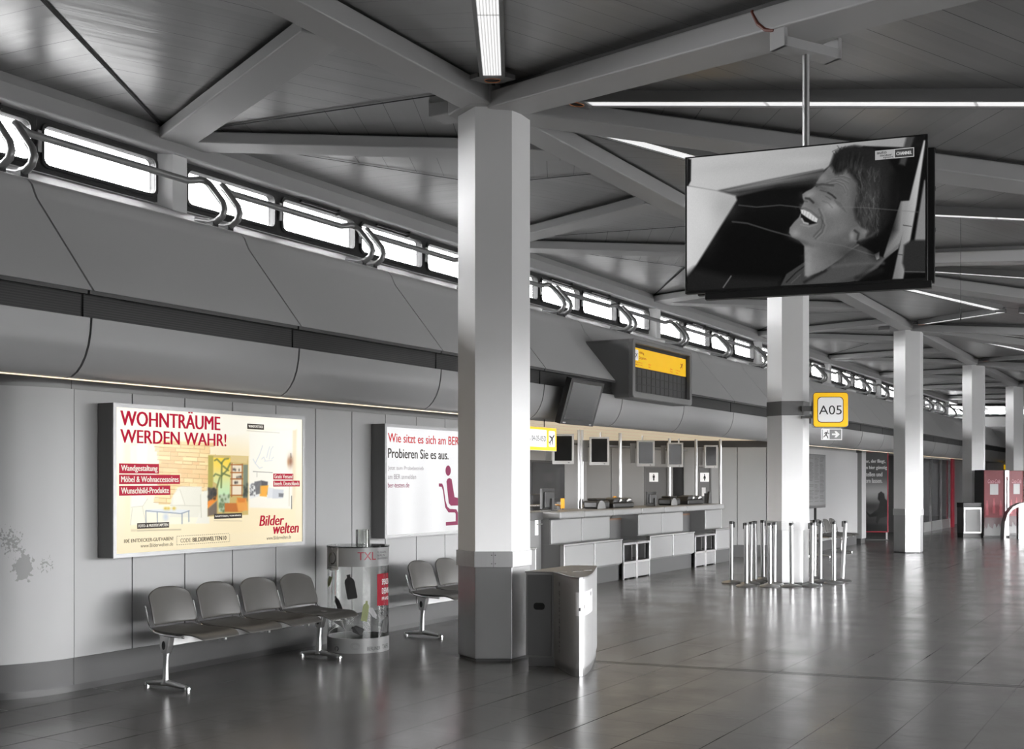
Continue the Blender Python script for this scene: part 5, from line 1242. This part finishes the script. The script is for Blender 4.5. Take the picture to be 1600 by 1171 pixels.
device(atp(971, 8.36), 'black boarding pass printers with white paper on the first desk', 0); device(atp(1084, 8.36), 'black boarding pass printers with white paper on the middle desk', 0)
o = thing('phone_terminal', 'small black terminal on the far end desk', 'terminal', (-8.4, atp(1110, 8.4), 1.14), R90); MB().plate([(-.10, 0), (.10, 0), (.06, .2), (-.04, .24)], 0, .05).obj('body', M_BLACK, o, bevel=.008); MB().box(.05, .12, .05, .15, 0, .2).obj('handset', M_BLACK, o)
for px, py, lb_ in ((879.5, 786, 'orange tag stuck up beside the rear of the first desk monitor'), (961, 781, 'round orange tag above the boarding pass printers')):
    x_, y_, z_ = at_plane(px, 8.62, py); o = thing('orange_tag', lb_, 'tag', (x_, y_, 1.14), R90); hz = z_-1.14
    MB().tube([(0, 0, 0), (0, 0, hz-.02)], .008, 8).obj('stalk', M_BLACK, o)
    (MB().box(-.05, .05, -.01, .02, hz-.09, hz+.07) if px < 900 else MB().plate([(.085*math.cos(2*PI*k/16), hz+.06*math.sin(2*PI*k/16)) for k in range(16)], -.01, .02)).obj('tag', M_ORANGE, o, bevel=.01)
for px0, px1, nm in ((833, 848, 'first'), (911, 926, 'second')):
    a, z = at_plane(px0, 8.68)[1], at_plane(px1, 8.68)[1]; a = min(a, 15.2) if nm == 'first' else a
    o = MB().tube([(-8.68, a, 0. if nm == 'first' else 1.15), (-8.68, a, 1.16), (-8.68, a+.03, 1.19), (-8.68, a+.08, 1.21), (-8.68, a+.3, 1.215), (-8.68, z+.5, 1.215), (-8.68, z+.57, 1.20), (-8.68, z+.6, 1.15)], .018, 10).obj('guard_rail', M_CHROME, smooth=True); tag(o, 'short bent chrome rail on the counter, %s from the staff gate' % nm, 'rail')
# office chair behind the first desk
x_, y_, _ = at_plane(838, 9.3); oc = thing('office_chair', 'black office chair behind the first check-in desk', 'chair', (x_, y_, 0), R90+.2)
MB().plate([(-.22, .62), (.22, .62), (.27, 1.38), (-.27, 1.38)], -.02, .03).obj('backrest', M_BLACK, oc, bevel=.02); MB().box(-.25, .25, .0, .48, .50, .57).obj('seat', M_BLACK, oc, bevel=.02); MB().tube([(0, .24, .08), (0, .24, .5)], .03, 12).obj('gas_column', M_ALU, oc)
for k in range(5): MB().tube([(0, .24, .1), (.28*math.cos(k*1.257), .24+.28*math.sin(k*1.257), .05)], [.03, .02], 8).lathe([(.025, 0), (.025, .05), (0, .05)], 10, Matrix.Translation((.28*math.cos(k*1.257), .24+.28*math.sin(k*1.257), 0))).obj('castor_arm', M_BLACK, oc)
MB().box(-.03, .03, -.02, .1, .5, .7).obj('back_stem', M_BLACK, oc)
# big dark display on the back wall
s0, s1 = at_plane(831, 10.7)[1], at_plane(884, 10.7)[1]
o = thing('dark_display', 'large black switched-off display at the back of the check-in recess', 'display', (-10.72, s0, 1.18), R90)
MB().plate(rect(0, s1-s0, 0, .80), 0, .10).obj('casing', M_BLACK, o, bevel=.004); MB().plate(rect(.04, s1-s0-.04, .05, .76), -.004, 0).obj('screen', M_SCREEN, o); MB().box(.12, .3, -.005, 0, .012, .03).obj('maker_plate', M_ALU, o)
MB().box(.3, s1-s0-.3, .02, .12, -1.18, 0).obj('stand', M_DGREY, o)

# ================================================================== BARRIER POSTS
def stanchion(loc, label, rz=0.):
    o = thing('barrier_post', label, 'barrier post', loc, rz, 'chrome barrier posts around the second column')
    MB().lathe([(.152, 0), (.155, .008), (.14, .022), (.09, .034), (.045, .042), (.034, .05), (0, .05)], 32).obj('base', M_ALU, o, smooth=True)
    MB().tube([(0, 0, .045), (0, 0, .925)], .0315, 16).obj('post', mat('satin_chrome', .42, .3, metal=1.), o, smooth=True)
    h = MB().lathe([(.033, .92), (.034, .955), (.03, .962), (0, .962)], 16).obj('head', M_BLACK, o, smooth=True)
    MB().box(.030, .052, -.022, .022, .865, .955).obj('belt_clip', M_BLACK, h, bevel=.003)
    return o
ST = [(165, 165, 775, 0), (318, 318, 812, 2.), (367, 358, 785, .1), (462, 468, 768, PI), (495, 500, 742, .3), (572, 575, 815, 1.5), (678, 672, 790, PI), (815, 822, 815, 1.2), (1025, 1022, 812, PI), (1066, 1058, 735, -.5), (1130, 1126, 764, .2), (1268, 1270, 780, 1.4), (1400, 1362, 760, PI)]
OL = ['leftmost of all', 'second from the left', 'third from the left, just behind another', 'fourth from the left', 'set back in shadow left of the column', 'in front of the left edge of the column', 'against the left face of the column', 'directly in front of the column middle', 'at the right front edge of the column', 'set back close to the right of the column', 'before the info board pole', 'second from the right', 'leaning, rightmost of all']
pos = []
for tx, bx_, by_, rz in ST:
    q = at_height(1120+bx_/6.957, 800+by_/6.957, 0); pos.append(Vector((q[0], q[1])))
for _ in range(200):                          # feet may touch, never overlap each other or the column
    for i in range(len(pos)):
        d_ = pos[i]-Vector((-5.5, COLS[2]))
        if d_.length < .50: pos[i] += d_.normalized()*(.50-d_.length)
        for j in range(i):
            d_ = pos[i]-pos[j]
            if d_.length < .318:
                m_ = d_.normalized()*(.318-d_.length)*.5; vd = Vector((-SI, CO)); k2 = m_.dot(vd)
                m_ = m_*.35+vd*k2*.65; pos[i] += m_; pos[j] -= m_
first = None
for (tx, bx_, by_, rz), nm, p_ in zip(ST, OL, pos):
    q = (p_.x, p_.y, 0); lb_ = 'chrome barrier post by the second column, '+nm
    if first is None: first = o = stanchion(q, lb_, R30+rz)
    else: o = dup(first, q, R30+rz, lb_)
    lean = (tx-bx_)/690.
    if abs(lean) > .004:
        axis = Vector((-.5, .866, 0)); axis.rotate(Matrix.Rotation(-(R30+rz), 3, 'Z'))
        for ch in o.children:
            if not ch.name.startswith('base'):
                ch.rotation_mode = 'QUATERNION'; ch.rotation_quaternion = Matrix.Rotation(lean, 4, axis).to_quaternion()

# ================================================================== FURTHER DOWN THE HALL
ib = thing('info_board', 'tall dark information board on two poles behind the barrier posts', 'notice board', (-7.08, 24.35, 0), R90)
MB().plate(rect(0, 1.80, 1.0, 2.165), 0, .05).obj('board', M_DARKTRIM, ib, bevel=.004); sh = MB().plate(rect(.05, 1.75, 1.06, 2.13), -.002, 0).obj('sheet', mat('board_grey', .13, .7, spec=.15), ib)
m = MB()
for c_ in range(4):
    z = 2.10
    while z > 1.12:
        if random.random() < .85: m.box(.08+c_*.42, .08+c_*.42+random.uniform(.2, .36), -.003, -.002, z, z+.012)
        z -= .03
m.obj('printed_lines', mat('board_print', .045, .7), sh)
MB().box(.30, .345, .0, .05, 0, 1.0).box(1.05, 1.095, .0, .05, 0, 1.0).obj('stand_pole', M_DARKTRIM, ib); MB().box(.2, 1.2, -.01, .11, 0, .02).obj('foot', M_DARKTRIM, ib)
# framed advert
zA = 31.8; kA = zA/1848; q = at_depth(1341, 751, zA); a0 = thing('framed_advert', 'dark red-framed advert panel with seated silhouette behind the pilaster', 'advert', (q[0], q[1], 0), R30-.25)
AW, AZ0, AZ1 = 45*kA, 1.6-81*kA, 1.6+45.5*kA
MB().plate(rect(0, AW, AZ0, AZ1), .006, .08).obj('frame', M_RED, a0, bevel=.004)
PA = Paint(60, 150, [(600, 105), (872, 105), (872, 925), (600, 925)])
g_ = np.clip((PA.y-105)/820, 0, 1); PA.c[:] = np.repeat((58+70*np.exp(-((g_-.5)/.13)**2))[..., None], 3, 2)
PA.poly([(600, 640), (880, 640), (880, 930), (600, 930)], 40, 20); PA.poly([(600, 850), (880, 850), (880, 930), (600, 930)], 16, 16); PA.blob(700, 740, 90, 40, 72, .6)
PA.poly([(780, 590), (785, 535), (812, 512), (842, 535), (850, 585), (872, 610), (872, 770), (800, 790), (775, 850), (760, 830), (770, 770), (700, 780), (655, 720), (665, 715), (705, 755), (730, 735), (785, 690), (800, 620)], 8, 4)
PA.mesh('print', AW-.06, AZ1-AZ0-.06, -.001, picture_mat('advert_print', .85, .3), a0).location = (.03, 0, AZ0+.03)
zt = AZ1-.34
for s_, x1 in (('Jeder, der fliegt,', .70), ('kann hier günstig', .74), ('bestellen und', .62), ('liefern lassen.', .62)):
    text_mb(s_, .06, x1, zt, .12, .02, y=-.004).obj('lettering', emis('advert_white', (150, 150, 150)), a0); zt -= .17
MB().box(AW-.06, AW-.02, .02, .06, 0, AZ0).box(.02, .06, .02, .06, 0, AZ0).obj('leg', M_ALU, a0); MB().box(0, AW, -.1, .18, 0, .02).obj('foot', M_DGREY, a0)
# glazed shop front
SF0, SF1 = 37.6, 42.2
sf = thing('glass_partition', 'glazed shop front with slim chrome mullions beyond the third column', 'shop front', (-7.2, SF0, 0), R90)
L_ = SF1-SF0; mu = [0, at_plane(1455, 7.2)[1]-SF0, at_plane(1471, 7.2)[1]-SF0, L_]
MB().box(0, L_, .0, .08, 0, .30).obj('base_panel', M_ALU, sf)
for x in mu: MB().box(x-.03, x+.03, -.02, .06, 0, 2.34).obj('mullion', M_CHROME, sf)
MB().box(0, L_, -.02, .06, 2.28, 2.36).obj('head_rail', M_ALU, sf); MB().box(0, L_, .02, .03, .30, 2.28).obj('glass', M_SHOPGLASS, sf)
sl_ = thing('ceiling_light', 'added flat lamp brightening the inside of the glazed shop', 'ceiling light', (-8.6, 40.4, 2.34)); MB().box(-.5, .5, -1.2, 1.2, 0, .035).obj('housing', M_GREYP, sl_); MB().box(-.48, .48, -1.18, 1.18, -.004, 0).obj('diffuser', emis('shop_fill_lamp', (255, 255, 255), 12.), sl_)  # lamp added only to brighten the shop interior
rp_ = MB().box(-7.3, -7.12, 42.25, 42.62, 0.0, 2.34).obj('red_panel', M_RED, bevel=.01); tag(rp_, 'narrow dark red upright panel at the end of the shop front', 'panel')
ws = struct(MB().box(-9.8, -9.7, 37.5, 43, 0, 2.38).box(-9.8, -7.6, 42.3, 42.4, 0, 2.38).obj('wall_shop', M_WALL2), 'wall at the back of the glazed shop', 'wall')
tb_ = thing('shop_table', 'white table inside the glazed shop', 'table', (-8.4, 40.8, 0), R90); MB().box(-.5, .5, -.3, .3, .72, .76).obj('top', M_SIGNWHITE, tb_)
for x in (-.45, .45):
    for y in (-.25, .25): MB().box(x-.02, x+.02, y-.02, y+.02, 0, .72).obj('leg', M_ALU, tb_)
pp = thing('wall_poster', 'small white framed sheet on the wall inside the glazed shop', 'poster', (-9.69, 42.0, 1.5), R90); MB().plate(rect(-.3, .3, 0, .7), -.02, 0).obj('frame', M_DARKTRIM, pp); MB().plate(rect(-.26, .26, .04, .66), -.023, -.02).obj('sheet', M_SIGNWHITE, pp)
# drinks machines
def drinks(px0, zf, W, label, rz):
    q = at_depth(px0, 751, zf); o = thing('drinks_machine', label, 'vending machine', (q[0], q[1], 0), rz, 'red drinks machines'); Hh = 1.89
    MB().box(0, W, .03, .66, .03, Hh).obj('cabinet', M_DGREY, o, bevel=.01); MB().box(.02, W-.02, .06, .62, 0, .04).obj('foot', M_BLACK, o)
    MB().box(.01, W-.15, 0, .035, .42, Hh-.01).obj('red_front', mat('machine_red', lin((105, 4, 22)), .5), o, bevel=.006)
    MB().box(.01, W-.15, .004, .034, .06, .42).obj('lower_front', M_GREYP, o)
    sk = [(.012, .30)]
    x = .012
    rs2 = random.Random(4)
    while x < W-.16: sk += [(x, .34+rs2.uniform(-.1, .08)), (min(x+.03, W-.152), .34+rs2.uniform(-.1, .08))]; x += .035
    sk += [(W-.152, .56), (.012, .56)]
    MB().plate(sk, -.004, .001).obj('splash_print', mat('dark_wine', lin((52, 10, 18)), .4), o)
    MB().box(W-.14, W-.005, -.03, .04, .05, Hh).obj('side_column', M_ALU, o, bevel=.02); MB().tube([(W-.07, -.04, .5), (W-.07, -.06, .6), (W-.07, -.06, 1.6), (W-.07, -.04, 1.7)], .014, 8).obj('handle', M_CHROME, o)
    cx_ = (W-.14)/2
    text_mb('Coca-Cola', cx_-.17, cx_+.17, 1.52, .11, .0, y=-.005, shear=.3).obj('lettering', mat('pink_print', lin((205, 150, 160)), .5), o)
    MB().plate(rect(cx_-.11, cx_+.12, 1.20, 1.50), -.005, 0).obj('notice', mat('grey_notice', lin((165, 165, 165)), .5), o)
    for k in range(3):
        bx0 = cx_-.19+.19*k; zz = .62 if k != 1 else .68
        MB().plate([(bx0-.035, zz), (bx0+.035, zz), (bx0+.04, zz+.15), (bx0+.025, zz+.2), (bx0+.036, zz+.27), (bx0+.014, zz+.36), (bx0+.014, zz+.42), (bx0-.014, zz+.42), (bx0-.014, zz+.36), (bx0-.036, zz+.27), (bx0-.025, zz+.2), (bx0-.04, zz+.15)], -.004, 0).obj('bottle_print', mat('bottle_rose', lin((150, 40, 55)), .4), o)
    return o
drinks(1537, 32.95, .71, 'red drinks machine with white script standing beside the fourth column', R30)
v2 = drinks(1577, 34.4, .66, 'second red drinks machine cut by the picture edge', R30+.35)
q = at_depth(1577, 751, 32.3)
cv = MB(); pr = [(.0, .10), (.02, .45), (.10, .70), (.24, .88), (.44, .98), (.62, 1.0)]
cv.plate(pr+[(x, z-.08) for x, z in pr[::-1]][:-1]+[(.03, .10)], 0, .25)
cvo = cv.obj('curved_guard', M_STEEL, loc=(q[0]-.1, q[1]-.25, 0), smooth=True); cvo.rotation_euler = (0, 0, R30); tag(cvo, 'curved grey metal guard before the second drinks machine', 'guard')
MB().box(.42, .6, .05, .2, 0, .9).obj('leg', M_STEELD, cvo); MB().box(0, .05, .0, .25, 0, .12).obj('leg', M_STEELD, cvo)
# cabinet at the fourth column
q = at_depth(1506, 751, 33.05); cbn = thing('metal_cabinet', 'low framed metal cabinet at the foot of the fourth column', 'cabinet', (q[0], q[1], 0), R30)
MB().box(0, .50, .02, .50, .12, .84).obj('body', M_GREYP, cbn); ring(rect(0, .50, .12, .84), rect(.035, .465, .16, .79), .0, .03).obj('frame', M_ALU, cbn, bevel=.004); MB().box(.035, .465, .012, .025, .16, .79).obj('door', mat('cab_grey', .24, .4), cbn)
MB().box(.0, .50, .04, .48, .0, .12).obj('plinth', M_BLACK, cbn); MB().box(-.01, .51, .0, .5, .84, .97).obj('dark_top', M_DARKTRIM, cbn)
# small yellow sign far away
q = at_depth(1571.5, 734, 50.05); o = thing('far_sign', 'tiny lit yellow sign above the drinks machines', 'sign', (q[0], q[1], q[2]), R30); MB().plate(rrect(.13, .2, .01, 3, 0, .1), 0, .05).obj('yellow_face', M_YELLOW, o)
MB().box(-.05, .05, .03, .12, .03, .17).obj('bracket', M_BLACK, o)
